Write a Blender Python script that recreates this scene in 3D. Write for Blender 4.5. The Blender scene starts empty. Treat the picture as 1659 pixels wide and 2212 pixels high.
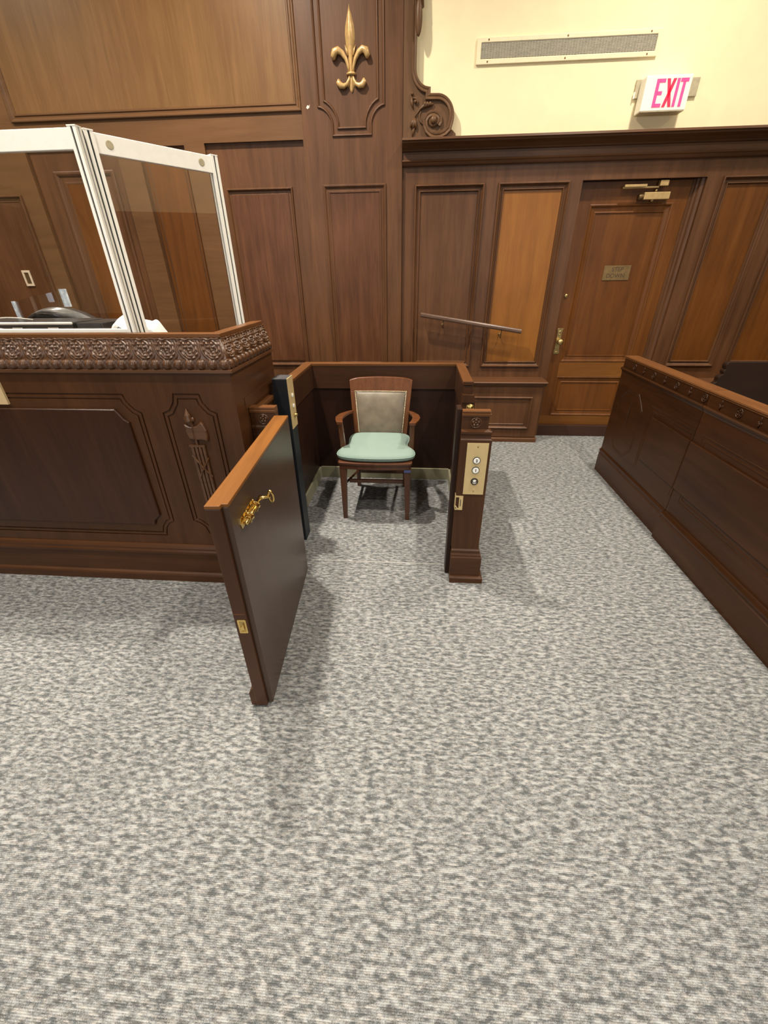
import bpy, bmesh, math, random
from mathutils import Vector, Matrix
from mathutils.geometry import tessellate_polygon

random.seed(7)
PI = math.pi
sc = bpy.context.scene
COL = sc.collection

# ------------------------------------------------------------------ camera
EYE = Vector((0.0, 0.0, 1.55))
cam_d = bpy.data.cameras.new('camera')
cam_d.sensor_fit = 'VERTICAL'
cam_d.sensor_height = 36.0
cam_d.lens = 886.235 / 2212.0 * 36.0
cam_d.clip_start = 0.02
cam_d.clip_end = 60
cam = bpy.data.objects.new('camera', cam_d)
COL.objects.link(cam)
RT = Vector((0.9970539, 0.07590306, -0.01105677))
DN = Vector((0.02874228, -0.50335571, -0.86360113))
FW = Vector((-0.07111546, 0.86073907, -0.5040544))
mw = Matrix((( RT.x, -DN.x, -FW.x, EYE.x), (RT.y, -DN.y, -FW.y, EYE.y), (RT.z, -DN.z, -FW.z, EYE.z), (0, 0, 0, 1)))
cam.matrix_world = mw
sc.camera = cam

# ------------------------------------------------------------------ view and light
sc.view_settings.view_transform = 'Standard'
sc.view_settings.look = 'None'
sc.view_settings.exposure = 0.0
sc.view_settings.gamma = 1.0
sc.view_settings.use_curve_mapping = False
sc.cycles.use_denoising = True
sc.cycles.max_bounces = 8
sc.cycles.diffuse_bounces = 4
sc.cycles.glossy_bounces = 4
sc.cycles.transmission_bounces = 6
sc.cycles.transparent_max_bounces = 12
sc.cycles.caustics_reflective = False
sc.cycles.caustics_refractive = False
sc.cycles.sample_clamp_indirect = 6.0

world = bpy.data.worlds.new('world')
sc.world = world
world.use_nodes = True
bg = world.node_tree.nodes['Background']
bg.inputs[0].default_value = (1.0, 0.95, 0.88, 1)
bg.inputs[1].default_value = 0.6

CEIL = 4.6
WARM = (1.0, 0.90, 0.76)
COOL = (0.80, 0.90, 1.0)

def area(name, loc, size, power, color, rot=(0, 0, 0), sy=None, spread=PI):
    l = bpy.data.lights.new(name, 'AREA')
    l.energy = power
    l.color = color
    if sy:
        l.shape = 'RECTANGLE'; l.size = size; l.size_y = sy
    else:
        l.shape = 'DISK'; l.size = size
    l.spread = spread
    o = bpy.data.objects.new(name, l)
    o.location = loc
    o.rotation_euler = rot
    COL.objects.link(o)
    return o

# recessed ceiling lights: (x, y, power)
DOWNLIGHTS = [(-1.40, 2.75, 150), (1.75, 3.05, 72), (-4.2, 2.9, 72), (4.8, 2.95, 40),
              (-1.40, 0.9, 62), (1.75, 0.9, 62), (-4.2, 0.9, 45), (4.8, 0.9, 40),
              (-1.40, -1.2, 40), (1.75, -1.2, 40)]
for i, (x, y, p) in enumerate(DOWNLIGHTS):
    area('ceiling_light', (x, y, CEIL - 0.03), 0.14, p, WARM, spread=math.radians(140))
# daylight through the two windows of the wall behind the camera
for x in (-2.6, 2.4):
    area('window_daylight', (x, -3.42, 2.3), 1.5, 55, COOL, (PI / 2, 0, 0), 2.2)

# ------------------------------------------------------------------ materials
def s2l(c):
    c /= 255.0
    return c / 12.92 if c <= 0.04045 else ((c + 0.055) / 1.055) ** 2.4

def rgb(r, g, b):
    return (s2l(r), s2l(g), s2l(b), 1)

class NT:
    def __init__(self, name):
        self.m = bpy.data.materials.new(name)
        self.m.use_nodes = True
        self.t = self.m.node_tree
        self.p = self.t.nodes['Principled BSDF']
        self.out = self.t.nodes['Material Output']
    def n(self, typ, **kw):
        nd = self.t.nodes.new(typ)
        for k, v in kw.items():
            setattr(nd, k, v)
        return nd
    def link(self, a, b):
        self.t.links.new(a, b)
    def val(self, nd, key, v):
        nd.inputs[key].default_value = v

def plain(name, col, rough=0.5, metal=0.0, noise=0.06, nscale=40.0, bump=0.0, coat=0.0, emit=None, spec=0.5):
    k = NT(name)
    tc = k.n('ShaderNodeTexCoord')
    no = k.n('ShaderNodeTexNoise')
    k.val(no, 'Scale', nscale); k.val(no, 'Detail', 4.0)
    k.link(tc.outputs['Object'], no.inputs['Vector'])
    rp = k.n('ShaderNodeValToRGB')
    lo = [max(0, c * (1 - noise * 2)) for c in col[:3]] + [1]
    hi = [min(1, c * (1 + noise * 2)) for c in col[:3]] + [1]
    rp.color_ramp.elements[0].position = 0.3; rp.color_ramp.elements[0].color = lo
    rp.color_ramp.elements[1].position = 0.7; rp.color_ramp.elements[1].color = hi
    k.link(no.outputs['Fac'], rp.inputs['Fac'])
    k.link(rp.outputs['Color'], k.p.inputs['Base Color'])
    k.val(k.p, 'Roughness', rough); k.val(k.p, 'Metallic', metal)
    k.val(k.p, 'Coat Weight', coat); k.val(k.p, 'Specular IOR Level', spec)
    if bump:
        b = k.n('ShaderNodeBump'); k.val(b, 'Strength', bump); k.val(b, 'Distance', 0.002)
        k.link(no.outputs['Fac'], b.inputs['Height']); k.link(b.outputs['Normal'], k.p.inputs['Normal'])
    if emit:
        k.val(k.p, 'Emission Color', emit[0]); k.val(k.p, 'Emission Strength', emit[1])
    return k.m

def wood(name, dark, light, grain='Z', rough=0.40, scale=1.0, fig=1.0, coat=0.0, spec=0.28):
    """streaky timber veneer: long soft bands plus fine fibres along the grain axis"""
    k = NT(name)
    tc = k.n('ShaderNodeTexCoord')
    a, f = 1.2 * scale, 14.0 * scale
    sc1 = {'Z': (f, f, a), 'X': (a, f, f), 'Y': (f, a, f)}[grain]
    mp = k.n('ShaderNodeMapping'); mp.inputs['Scale'].default_value = sc1
    k.link(tc.outputs['Object'], mp.inputs['Vector'])
    n1 = k.n('ShaderNodeTexNoise'); k.val(n1, 'Scale', 1.0); k.val(n1, 'Detail', 5.0); k.val(n1, 'Roughness', 0.6); k.val(n1, 'Distortion', 0.6 * fig)
    k.link(mp.outputs[0], n1.inputs['Vector'])
    sc2 = {'Z': (170, 170, 7), 'X': (7, 170, 170), 'Y': (170, 7, 170)}[grain]
    mp2 = k.n('ShaderNodeMapping'); mp2.inputs['Scale'].default_value = sc2
    k.link(tc.outputs['Object'], mp2.inputs['Vector'])
    n2 = k.n('ShaderNodeTexNoise'); k.val(n2, 'Scale', 1.0); k.val(n2, 'Detail', 3.0)
    k.link(mp2.outputs[0], n2.inputs['Vector'])
    n3 = k.n('ShaderNodeTexNoise'); k.val(n3, 'Scale', 1.7); k.val(n3, 'Detail', 2.0)
    k.link(tc.outputs['Object'], n3.inputs['Vector'])
    m1 = k.n('ShaderNodeMix'); m1.data_type = 'FLOAT'; m1.inputs[0].default_value = 0.28
    k.link(n1.outputs['Fac'], m1.inputs[2]); k.link(n2.outputs['Fac'], m1.inputs[3])
    m2 = k.n('ShaderNodeMix'); m2.data_type = 'FLOAT'; m2.inputs[0].default_value = 0.3
    k.link(m1.outputs[0], m2.inputs[2]); k.link(n3.outputs['Fac'], m2.inputs[3])
    rp = k.n('ShaderNodeValToRGB')
    rp.color_ramp.elements[0].position = 0.36; rp.color_ramp.elements[0].color = dark
    rp.color_ramp.elements[1].position = 0.64; rp.color_ramp.elements[1].color = light
    k.link(m2.outputs[0], rp.inputs['Fac'])
    k.link(rp.outputs['Color'], k.p.inputs['Base Color'])
    k.val(k.p, 'Roughness', rough)
    k.val(k.p, 'Coat Weight', coat); k.val(k.p, 'Coat Roughness', 0.25); k.val(k.p, 'Specular IOR Level', spec)
    b = k.n('ShaderNodeBump'); k.val(b, 'Strength', 0.12); k.val(b, 'Distance', 0.001)
    k.link(n2.outputs['Fac'], b.inputs['Height']); k.link(b.outputs['Normal'], k.p.inputs['Normal'])
    return k.m

def carpet():
    k = NT('heathered_carpet')
    tc = k.n('ShaderNodeTexCoord')
    # yarn colour changes in soft streaks along the tuft rows
    def noise(scale, det, src, dist=0.0):
        mp = k.n('ShaderNodeMapping'); mp.inputs['Scale'].default_value = scale
        k.link(src, mp.inputs['Vector'])
        n = k.n('ShaderNodeTexNoise'); k.val(n, 'Scale', 1.0); k.val(n, 'Detail', det); k.val(n, 'Distortion', dist)
        k.link(mp.outputs[0], n.inputs['Vector'])
        return n.outputs['Fac']
    sn = k.n('ShaderNodeVectorMath', operation='SNAP'); sn.inputs[1].default_value = (0.0012, 0.0047, 1.0)
    k.link(tc.outputs['Object'], sn.inputs[0])
    big = noise((30, 78, 1), 1.5, tc.outputs['Object'], .3)
    mid = noise((75, 210, 1), 1.0, sn.outputs[0])
    fine = noise((330, 420, 1), 1.0, tc.outputs['Object'])
    a = k.n('ShaderNodeMix'); a.data_type = 'FLOAT'; a.inputs[0].default_value = 0.34
    k.link(big, a.inputs[2]); k.link(mid, a.inputs[3])
    b = k.n('ShaderNodeMix'); b.data_type = 'FLOAT'; b.inputs[0].default_value = 0.28
    k.link(a.outputs[0], b.inputs[2]); k.link(fine, b.inputs[3])
    rp = k.n('ShaderNodeValToRGB')
    e = rp.color_ramp.elements
    e[0].position = 0.412; e[0].color = (0.100, 0.106, 0.109, 1)
    e[1].position = 0.605; e[1].color = (0.410, 0.413, 0.410, 1)
    x = e.new(0.505); x.color = (0.235, 0.239, 0.240, 1)
    k.link(b.outputs[0], rp.inputs['Fac'])
    # brown tint patches among the grey yarn
    tint = noise((38, 90, 1), 1.0, tc.outputs['Object'])
    tr = k.n('ShaderNodeValToRGB')
    tr.color_ramp.elements[0].position = 0.45; tr.color_ramp.elements[0].color = (0.98, 1.0, 1.015, 1)
    tr.color_ramp.elements[1].position = 0.6; tr.color_ramp.elements[1].color = (1.02, 0.99, 0.965, 1)
    k.link(tint, tr.inputs['Fac'])
    mu = k.n('ShaderNodeMix'); mu.data_type = 'RGBA'; mu.blend_type = 'MULTIPLY'; mu.inputs[0].default_value = 1.0
    k.link(rp.outputs['Color'], mu.inputs[6]); k.link(tr.outputs['Color'], mu.inputs[7])
    k.val(k.p, 'Roughness', 0.95); k.val(k.p, 'Specular IOR Level', 0.1)
    # loop rows
    sx = k.n('ShaderNodeSeparateXYZ'); k.link(tc.outputs['Object'], sx.inputs[0])
    m = k.n('ShaderNodeMath', operation='MULTIPLY'); m.inputs[1].default_value = 2 * PI / 0.0047
    k.link(sx.outputs['Y'], m.inputs[0])
    s = k.n('ShaderNodeMath', operation='SINE'); k.link(m.outputs[0], s.inputs[0])
    ad = k.n('ShaderNodeMath', operation='ADD'); k.link(s.outputs[0], ad.inputs[0]); k.link(fine, ad.inputs[1])
    # colour darkened between the loop rows
    rw = k.n('ShaderNodeMapRange'); rw.inputs[1].default_value = -1.0; rw.inputs[2].default_value = 0.6; rw.inputs[3].default_value = 0.74; rw.inputs[4].default_value = 1.06
    k.link(s.outputs[0], rw.inputs[0])
    mr = k.n('ShaderNodeMix'); mr.data_type = 'RGBA'; mr.blend_type = 'MULTIPLY'; mr.inputs[0].default_value = 1.0
    k.link(mu.outputs[2], mr.inputs[6]); k.link(rw.outputs[0], mr.inputs[7])
    k.link(mr.outputs[2], k.p.inputs['Base Color'])
    bp = k.n('ShaderNodeBump'); k.val(bp, 'Strength', 0.55); k.val(bp, 'Distance', 0.0015)
    k.link(ad.outputs[0], bp.inputs['Height']); k.link(bp.outputs['Normal'], k.p.inputs['Normal'])
    return k.m

def clear_pane(name, tint=(0.95, 0.95, 0.95, 1)):
    k = NT(name)
    tr = k.n('ShaderNodeBsdfTransparent'); tr.inputs[0].default_value = tint
    gl = k.n('ShaderNodeBsdfGlossy'); gl.inputs['Roughness'].default_value = 0.0
    fr = k.n('ShaderNodeFresnel')
    ge = k.n('ShaderNodeNewGeometry')          # both faces of the sheet mirror alike
    io = k.n('ShaderNodeMix'); io.data_type = 'FLOAT'; io.inputs[2].default_value = 1.49; io.inputs[3].default_value = 1 / 1.49
    k.link(ge.outputs['Backfacing'], io.inputs[0]); k.link(io.outputs[0], fr.inputs[0])
    mx = k.n('ShaderNodeMixShader')
    k.link(fr.outputs[0], mx.inputs[0]); k.link(tr.outputs[0], mx.inputs[1]); k.link(gl.outputs[0], mx.inputs[2])
    k.link(mx.outputs[0], k.out.inputs['Surface'])
    return k.m

M = {}
M['carpet'] = carpet()
M['cream'] = plain('cream_paint', (0.86, 0.74, 0.475, 1), 0.75, noise=0.015, nscale=6)
M['ceiling'] = plain('ceiling_paint', (0.82, 0.78, 0.68, 1), 0.85, noise=0.01)
WD, WL = (0.062, 0.0255, 0.0102, 1), (0.126, 0.0545, 0.0230, 1)
M['wood'] = wood('walnut_upright', WD, WL, 'Z')
M['woodx'] = wood('walnut_level', WD, WL, 'X')
M['woody'] = wood('walnut_deep', WD, WL, 'Y')
M['big'] = wood('walnut_large_panel', (0.122, 0.060, 0.0205, 1), (0.190, 0.098, 0.036, 1), 'Z', fig=1.5)
M['upper'] = wood('walnut_upper_field', (0.096, 0.045, 0.0175, 1), (0.145, 0.070, 0.029, 1), 'X')
M['pdark'] = wood('walnut_red_panel', (0.050, 0.018, 0.0075, 1), (0.120, 0.047, 0.020, 1), 'Z', scale=1.4)
M['porange'] = wood('honey_veneer', (0.160, 0.056, 0.0075, 1), (0.265, 0.102, 0.016, 1), 'Z', scale=0.8, fig=1.5)
M['door'] = wood('door_veneer', (0.078, 0.0250, 0.0042, 1), (0.150, 0.052, 0.0095, 1), 'Z', scale=0.7, fig=2.0)
M['doorrail'] = wood('door_rail_veneer', (0.120, 0.044, 0.0075, 1), (0.20, 0.078, 0.0150, 1), 'X')
BD, BL = (0.042, 0.0155, 0.0055, 1), (0.080, 0.031, 0.0110, 1)
M['bench'] = wood('bench_walnut', BD, BL, 'Z', rough=0.35)
M['benchx'] = wood('bench_walnut_level', BD, BL, 'X', rough=0.35)
M['benchy'] = wood('bench_walnut_deep', BD, BL, 'Y', rough=0.35)
M['benchpanel'] = wood('bench_panel_veneer', (0.026, 0.0098, 0.0045, 1), (0.052, 0.0185, 0.0085, 1), 'Z', rough=0.3, scale=0.8, fig=2)
M['carved'] = wood('carved_walnut', (0.060, 0.024, 0.0095, 1), (0.115, 0.050, 0.021, 1), 'X', rough=0.30, scale=2, spec=0.6)
M['jury'] = wood('jury_walnut', (0.026, 0.0092, 0.0028, 1), (0.056, 0.0195, 0.0055, 1), 'Y', rough=0.35)
M['juryz'] = wood('jury_walnut_upright', (0.026, 0.0092, 0.0028, 1), (0.056, 0.0195, 0.0055, 1), 'Z', rough=0.35)
M['cap'] = wood('paler_top_rail', (0.092, 0.036, 0.0120, 1), (0.150, 0.061, 0.021, 1), 'Y', rough=0.3)  # paler wood tone for caps and top rails
M['capx'] = wood('paler_top_rail_level', (0.092, 0.036, 0.0120, 1), (0.150, 0.061, 0.021, 1), 'X', rough=0.3)
M['gatecap'] = wood('bright_oak_edge', (0.150, 0.057, 0.0125, 1), (0.230, 0.092, 0.021, 1), 'X', rough=0.35)
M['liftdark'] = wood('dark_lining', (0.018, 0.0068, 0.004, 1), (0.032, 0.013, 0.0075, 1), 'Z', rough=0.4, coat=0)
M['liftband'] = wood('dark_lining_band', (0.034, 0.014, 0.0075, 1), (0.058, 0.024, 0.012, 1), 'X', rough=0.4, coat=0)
M['gateface'] = wood('dark_laminate', (0.044, 0.0225, 0.0125, 1), (0.060, 0.031, 0.0185, 1), 'Z', rough=0.34, coat=0.08, spec=.42)
M['gateend'] = wood('gate_edge_walnut', (0.050, 0.019, 0.0095, 1), (0.078, 0.030, 0.015, 1), 'Z', rough=0.35)
M['chair'] = wood('chair_mahogany', (0.080, 0.026, 0.0095, 1), (0.150, 0.054, 0.019, 1), 'Z', rough=0.25, scale=1.5, coat=0.4)
M['chairdark'] = wood('chair_dark_mahogany', (0.062, 0.023, 0.012, 1), (0.11, 0.042, 0.02, 1), 'Z', rough=0.3, scale=1.5, coat=0.3)
M['pew'] = wood('pew_dark', (0.016, 0.007, 0.004, 1), (0.026, 0.012, 0.006, 1), 'X', rough=0.45, coat=0)
M['riser'] = wood('dark_threshold', (0.030, 0.013, 0.008, 1), (0.05, 0.022, 0.013, 1), 'X', rough=0.5, coat=0)
M['bracket'] = wood('bracket_walnut', (0.085, 0.042, 0.018, 1), (0.140, 0.070, 0.032, 1), 'Z', rough=0.42)
M['gold'] = plain('gilded_wood', (0.52, 0.335, 0.135, 1), 0.34, 0.2, 0.12, 30, 0.15, 0.2)
M['brass'] = plain('polished_brass', (0.83, 0.60, 0.22, 1), 0.14, 1.0, 0.05, 60)
M['brassplate'] = plain('brushed_brass', (0.68, 0.52, 0.26, 1), 0.4, 0.4, 0.02, 25)
M['oldbrass'] = plain('old_brass', (0.50, 0.36, 0.15, 1), 0.3, 0.9, 0.15, 60)
M['bronze'] = plain('bronze_plate', (0.24, 0.155, 0.065, 1), 0.35, 0.6, 0.08, 30)
M['bronzedark'] = plain('dark_engraving', (0.045, 0.026, 0.012, 1), 0.6)
M['closer'] = plain('bronze_closer', (0.52, 0.36, 0.16, 1), 0.4, 0.55, 0.05)
M['closerdark'] = plain('dark_bronze', (0.20, 0.13, 0.06, 1), 0.4, 0.7, 0.05)
M['leather'] = plain('grey_leather', (0.165, 0.135, 0.100, 1), 0.34, 0, 0.10, 14, 0.3)
M['cushion'] = plain('sage_cloth', (0.175, 0.245, 0.215, 1), 0.85, 0, 0.03, 300, 0.3)
M['piping'] = plain('sage_piping', (0.17, 0.26, 0.22, 1), 0.8)
M['nail'] = plain('pale_nailhead', (0.80, 0.68, 0.45, 1), 0.3, 0.7)
M['black'] = plain('black_steel', (0.006, 0.008, 0.012, 1), 0.5, 0, 0.1)
M['blacktop'] = plain('greyer_black', (0.045, 0.046, 0.05, 1), 0.5, 0, 0.15)  # greyer black for the tower top plate and binder pages
M['blackplastic'] = plain('black_plastic', (0.035, 0.034, 0.033, 1), 0.3, 0, 0.1)
M['aluminium'] = plain('white_aluminium', (0.90, 0.88, 0.81, 1), 0.45, 0.0, 0.01)
M['slot'] = plain('flat_black', (0.012, 0.012, 0.014, 1), 0.6)  # flat black for groove shade, gap strip and key switch ring
M['pane'] = clear_pane('clear_acrylic')
M['kick'] = plain('olive_painted_steel', (0.27, 0.25, 0.165, 1), 0.4, 0.1, 0.03, 12)
M['paper'] = plain('white_paper', (0.86, 0.86, 0.84, 1), 0.7, 0, 0.02)
M['ivory'] = plain('ivory_plastic', (0.62, 0.50, 0.36, 1), 0.4)
M['button'] = plain('white_button', (0.86, 0.84, 0.78, 1), 0.35)
M['ink'] = plain('dark_print', (0.03, 0.035, 0.05, 1), 0.6)
M['chrome'] = plain('chrome', (0.8, 0.8, 0.8, 1), 0.12, 1.0)
M['brightedge'] = plain('painted_window_glint', (0.62, 0.70, 0.80, 1), 0.15, 0, 0.15, 60)  # bluish white standing in for reflected windows
M['lipgrey'] = plain('dark_grey_plastic', (0.10, 0.098, 0.094, 1), 0.28, 0, 0.1)
M['vent'] = plain('vent_enamel', (0.80, 0.70, 0.47, 1), 0.5, 0, 0.02)
M['grille'] = plain('grey_grille', (0.42, 0.385, 0.30, 1), 0.6, 0.1, 0.03)
M['grilledark'] = plain('grille_shadow_gap', (0.10, 0.09, 0.075, 1), 0.8)
M['signface'] = plain('sign_face', (0.84, 0.80, 0.66, 1), 0.4, 0, 0.01, emit=((1.0, 0.96, 0.80, 1), 0.12))
M['signpink'] = plain('sign_letter_pink', (0.85, 0.06, 0.20, 1), 0.4, 0, 0.02, emit=((1.0, 0.06, 0.22, 1), 0.6))
M['signred'] = plain('sign_letter', (0.80, 0.02, 0.07, 1), 0.4, 0, 0.02, emit=((1.0, 0.04, 0.09, 1), 0.45))
M['steelplate'] = plain('putty_steel', (0.46, 0.40, 0.27, 1), 0.45, 0.2)
M['tag'] = plain('blue_tag', (0.07, 0.09, 0.24, 1), 0.5)
M['card'] = plain('cream_card', (0.56, 0.41, 0.22, 1), 0.55, 0, 0.01)
M['handrail'] = wood('handrail_wood', (0.075, 0.040, 0.026, 1), (0.14, 0.082, 0.055, 1), 'X', rough=0.36, coat=0.1)
M['cable'] = plain('pale_cable', (0.6, 0.56, 0.5, 1), 0.5)
M['seam'] = plain('light_metal_seam', (0.46, 0.45, 0.42, 1), 0.5)
M['putty'] = plain('chipped_plaster', (0.75, 0.6, 0.5, 1), 0.8)

# ------------------------------------------------------------------ mesh helpers
def WALL(yp):
    return lambda u, v, d: (u, yp - d, v)

def offset_poly(pts, inset, closed=True):
    """move a polyline sideways (towards its left side when walked in order), mitred"""
    n = len(pts); out = []
    for i in range(n):
        p = Vector(pts[i])
        a = Vector(pts[i - 1]) if (closed or i > 0) else None
        b = Vector(pts[(i + 1) % n]) if (closed or i < n - 1) else None
        ns = []
        if a is not None:
            e = (p - a)
            if e.length > 1e-9:
                e.normalize(); ns.append(Vector((-e.y, e.x)))
        if b is not None:
            e = (b - p)
            if e.length > 1e-9:
                e.normalize(); ns.append(Vector((-e.y, e.x)))
        if len(ns) == 2:
            m = ns[0] + ns[1]
            if m.length < 1e-6:
                m = ns[0]
            m.normalize()
            c = max(0.35, m.dot(ns[0]))
            out.append(p + m * (inset / c))
        else:
            out.append(p + ns[0] * inset)
    return out

def ccw(pts):
    s = sum(pts[i][0] * pts[(i + 1) % len(pts)][1] - pts[(i + 1) % len(pts)][0] * pts[i][1] for i in range(len(pts)))
    return list(pts) if s > 0 else list(reversed(pts))

def rect(u0, v0, u1, v1):
    return [(u0, v0), (u1, v0), (u1, v1), (u0, v1)]

def arc(cx, cy, r, a0, a1, n=8):
    return [(cx + r * math.cos(math.radians(a0 + (a1 - a0) * i / n)), cy + r * math.sin(math.radians(a0 + (a1 - a0) * i / n))) for i in range(n + 1)]

class MB:
    def __init__(self):
        self.bm = bmesh.new()
    def v(self, p):
        return self.bm.verts.new(p)
    def face(self, vs):
        try:
            return self.bm.faces.new(vs)
        except ValueError:
            return None
    def box(self, x0, x1, y0, y1, z0, z1):
        c = [self.v((x, y, z)) for x in (x0, x1) for y in (y0, y1) for z in (z0, z1)]
        for f in ((0, 1, 3, 2), (4, 6, 7, 5), (0, 4, 5, 1), (2, 3, 7, 6), (0, 2, 6, 4), (1, 5, 7, 3)):
            self.face([c[i] for i in f])
        return self
    def prism(self, pts, fn, d0, d1, holes=()):
        """extruded polygon (with holes) between depth d0 and d1"""
        loops = [ccw(pts)] + [ccw(h) for h in holes]
        tri = tessellate_polygon([[Vector((p[0], p[1], 0)) for p in l] for l in loops])
        flat = [p for l in loops for p in l]
        A = [self.v(fn(p[0], p[1], d0)) for p in flat]
        B = [self.v(fn(p[0], p[1], d1)) for p in flat]
        for t in tri:
            self.face([A[i] for i in t]); self.face([B[i] for i in reversed(t)])
        k = 0
        for l in loops:
            n = len(l)
            for i in range(n):
                j = (i + 1) % n
                self.face([A[k + i], A[k + j], B[k + j], B[k + i]])
            k += n
        return self
    def sheet(self, pts, fn, d, holes=()):
        loops = [ccw(pts)] + [ccw(h) for h in holes]
        tri = tessellate_polygon([[Vector((p[0], p[1], 0)) for p in l] for l in loops])
        flat = [p for l in loops for p in l]
        A = [self.v(fn(p[0], p[1], d)) for p in flat]
        for t in tri:
            self.face([A[i] for i in t])
        return self
    def frame(self, pts, prof, fn, closed=True):
        """moulding swept along a polygon; prof = [(inset, depth), ...]"""
        if closed:
            pts = ccw(pts)
        rows = []
        for ins, d in prof:
            rows.append([self.v(fn(p[0], p[1], d)) for p in offset_poly(pts, ins, closed)])
        n = len(pts)
        for a, b in zip(rows, rows[1:]):
            for i in range(n if closed else n - 1):
                j = (i + 1) % n
                self.face([a[i], a[j], b[j], b[i]])
        return self
    def run(self, prof, axis, a, b):
        """straight moulding: prof is a closed polygon in the plane across the axis"""
        if axis == 'X':
            fn = lambda u, v, d: (d, u, v)
        elif axis == 'Y':
            fn = lambda u, v, d: (u, d, v)
        else:
            fn = lambda u, v, d: (u, v, d)
        return self.prism(prof, fn, a, b)
    def tube(self, path, r, seg=10, closed=False, flat=None):
        path = [Vector(p) for p in path]
        n = len(path)
        rs = r if isinstance(r, (list, tuple)) else [r] * n
        rings = []
        up = Vector((0, 0, 1))
        prev = None
        for i, p in enumerate(path):
            a = path[i - 1] if (i > 0 or closed) else path[i]
            b = path[(i + 1) % n] if (i < n - 1 or closed) else path[i]
            t = (b - a).normalized()
            if prev is None:
                s = t.cross(up)
                if s.length < 1e-3:
                    s = t.cross(Vector((0, 1, 0)))
                s.normalize()
            else:
                s = (prev - t * prev.dot(t)).normalized()
            prev = s
            q = t.cross(s)
            ring = []
            for k in range(seg):
                an = 2 * PI * k / seg
                o = s * (math.cos(an) * rs[i]) + q * (math.sin(an) * rs[i])
                if flat:
                    o = Vector((o.x * flat[0], o.y * flat[1], o.z * flat[2]))
                ring.append(self.v(p + o))
            rings.append(ring)
        m = n if closed else n - 1
        for i in range(m):
            A, B = rings[i], rings[(i + 1) % n]
            for k in range(seg):
                self.face([A[k], A[(k + 1) % seg], B[(k + 1) % seg], B[k]])
        if not closed:
            self.face(list(reversed(rings[0]))); self.face(rings[-1])
        return self
    def lathe(self, prof, origin, axis='Z', seg=24):
        """prof = [(r, h)]"""
        o = Vector(origin)
        def pt(r, h, a):
            c, s = r * math.cos(a), r * math.sin(a)
            if axis == 'Z': return o + Vector((c, s, h))
            if axis == 'Y': return o + Vector((c, h, s))
            return o + Vector((h, c, s))
        rings = []
        for r, h in prof:
            if r < 1e-6:
                rings.append([self.v(pt(0, h, 0))])
            else:
                rings.append([self.v(pt(r, h, 2 * PI * k / seg)) for k in range(seg)])
        for A, B in zip(rings, rings[1:]):
            for k in range(seg):
                j = (k + 1) % seg
                if len(A) == 1 and len(B) == 1: continue
                if len(A) == 1: self.face([A[0], B[k], B[j]])
                elif len(B) == 1: self.face([A[k], A[j], B[0]])
                else: self.face([A[k], A[j], B[j], B[k]])
        for R in (rings[0], rings[-1]):
            if len(R) > 1: self.face(R)
        return self
    def ball(self, c, rx, ry=None, rz=None, seg=14, rings=8):
        ry = rx if ry is None else ry; rz = rx if rz is None else rz
        R = []
        for i in range(rings + 1):
            ph = PI * i / rings
            if i in (0, rings):
                R.append([self.v((c[0], c[1], c[2] + rz * math.cos(ph)))])
            else:
                R.append([self.v((c[0] + rx * math.sin(ph) * math.cos(2 * PI * k / seg), c[1] + ry * math.sin(ph) * math.sin(2 * PI * k / seg), c[2] + rz * math.cos(ph))) for k in range(seg)])
        for A, B in zip(R, R[1:]):
            for k in range(seg):
                j = (k + 1) % seg
                if len(A) == 1: self.face([A[0], B[k], B[j]])
                elif len(B) == 1: self.face([A[k], A[j], B[0]])
                else: self.face([A[k], A[j], B[j], B[k]])
        return self
    def grid(self, fn, nu, nv):
        """surface patch, fn(s, t) -> point with s, t in 0..1"""
        g = [[self.v(fn(i / nu, j / nv)) for j in range(nv + 1)] for i in range(nu + 1)]
        for i in range(nu):
            for j in range(nv):
                self.face([g[i][j], g[i + 1][j], g[i + 1][j + 1], g[i][j + 1]])
        return self
    def build(self, name, mat, parent=None, bevel=0.0, smooth=False, loc=None):
        bm = self.bm
        bmesh.ops.remove_doubles(bm, verts=bm.verts, dist=1e-6)
        bmesh.ops.recalc_face_normals(bm, faces=bm.faces)
        off = Vector(loc) if loc is not None else Vector((0, 0, 0))
        if parent is not None:
            q = parent
            while q is not None:
                off = off + q.location
                q = q.parent
        q = parent
        while q is not None:
            if q.get('local'):
                off = Vector((0, 0, 0))
            q = q.parent
        if off.length > 0:
            bmesh.ops.translate(bm, verts=bm.verts, vec=-off)
        me = bpy.data.meshes.new(name)
        bm.to_mesh(me); bm.free()
        me.materials.append(mat)
        if smooth:
            for p in me.polygons: p.use_smooth = True
        o = bpy.data.objects.new(name, me)
        COL.objects.link(o)
        if loc is not None: o.location = loc
        if parent is not None: o.parent = parent
        if bevel:
            b = o.modifiers.new('edge', 'BEVEL'); b.width = bevel; b.segments = 2; b.limit_method = 'ANGLE'; b.angle_limit = math.radians(40)
        return o

def tag(o, label, cat, group=None):
    o['label'] = label; o['category'] = cat
    if group: o['group'] = group
    return o

def thing(name, label, cat, loc=(0, 0, 0), rz=0.0, group=None):
    o = bpy.data.objects.new(name, None)
    COL.objects.link(o)
    o.location = loc; o.rotation_euler = (0, 0, rz); o.empty_display_size = 0.05
    return tag(o, label, cat, group)

def struct(o):
    o['kind'] = 'structure'
    return o

def struct_empty(name, loc=(0, 0, 0)):
    o = bpy.data.objects.new(name, None); COL.objects.link(o); o.location = loc; o.empty_display_size = 0.05
    return struct(o)

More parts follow.
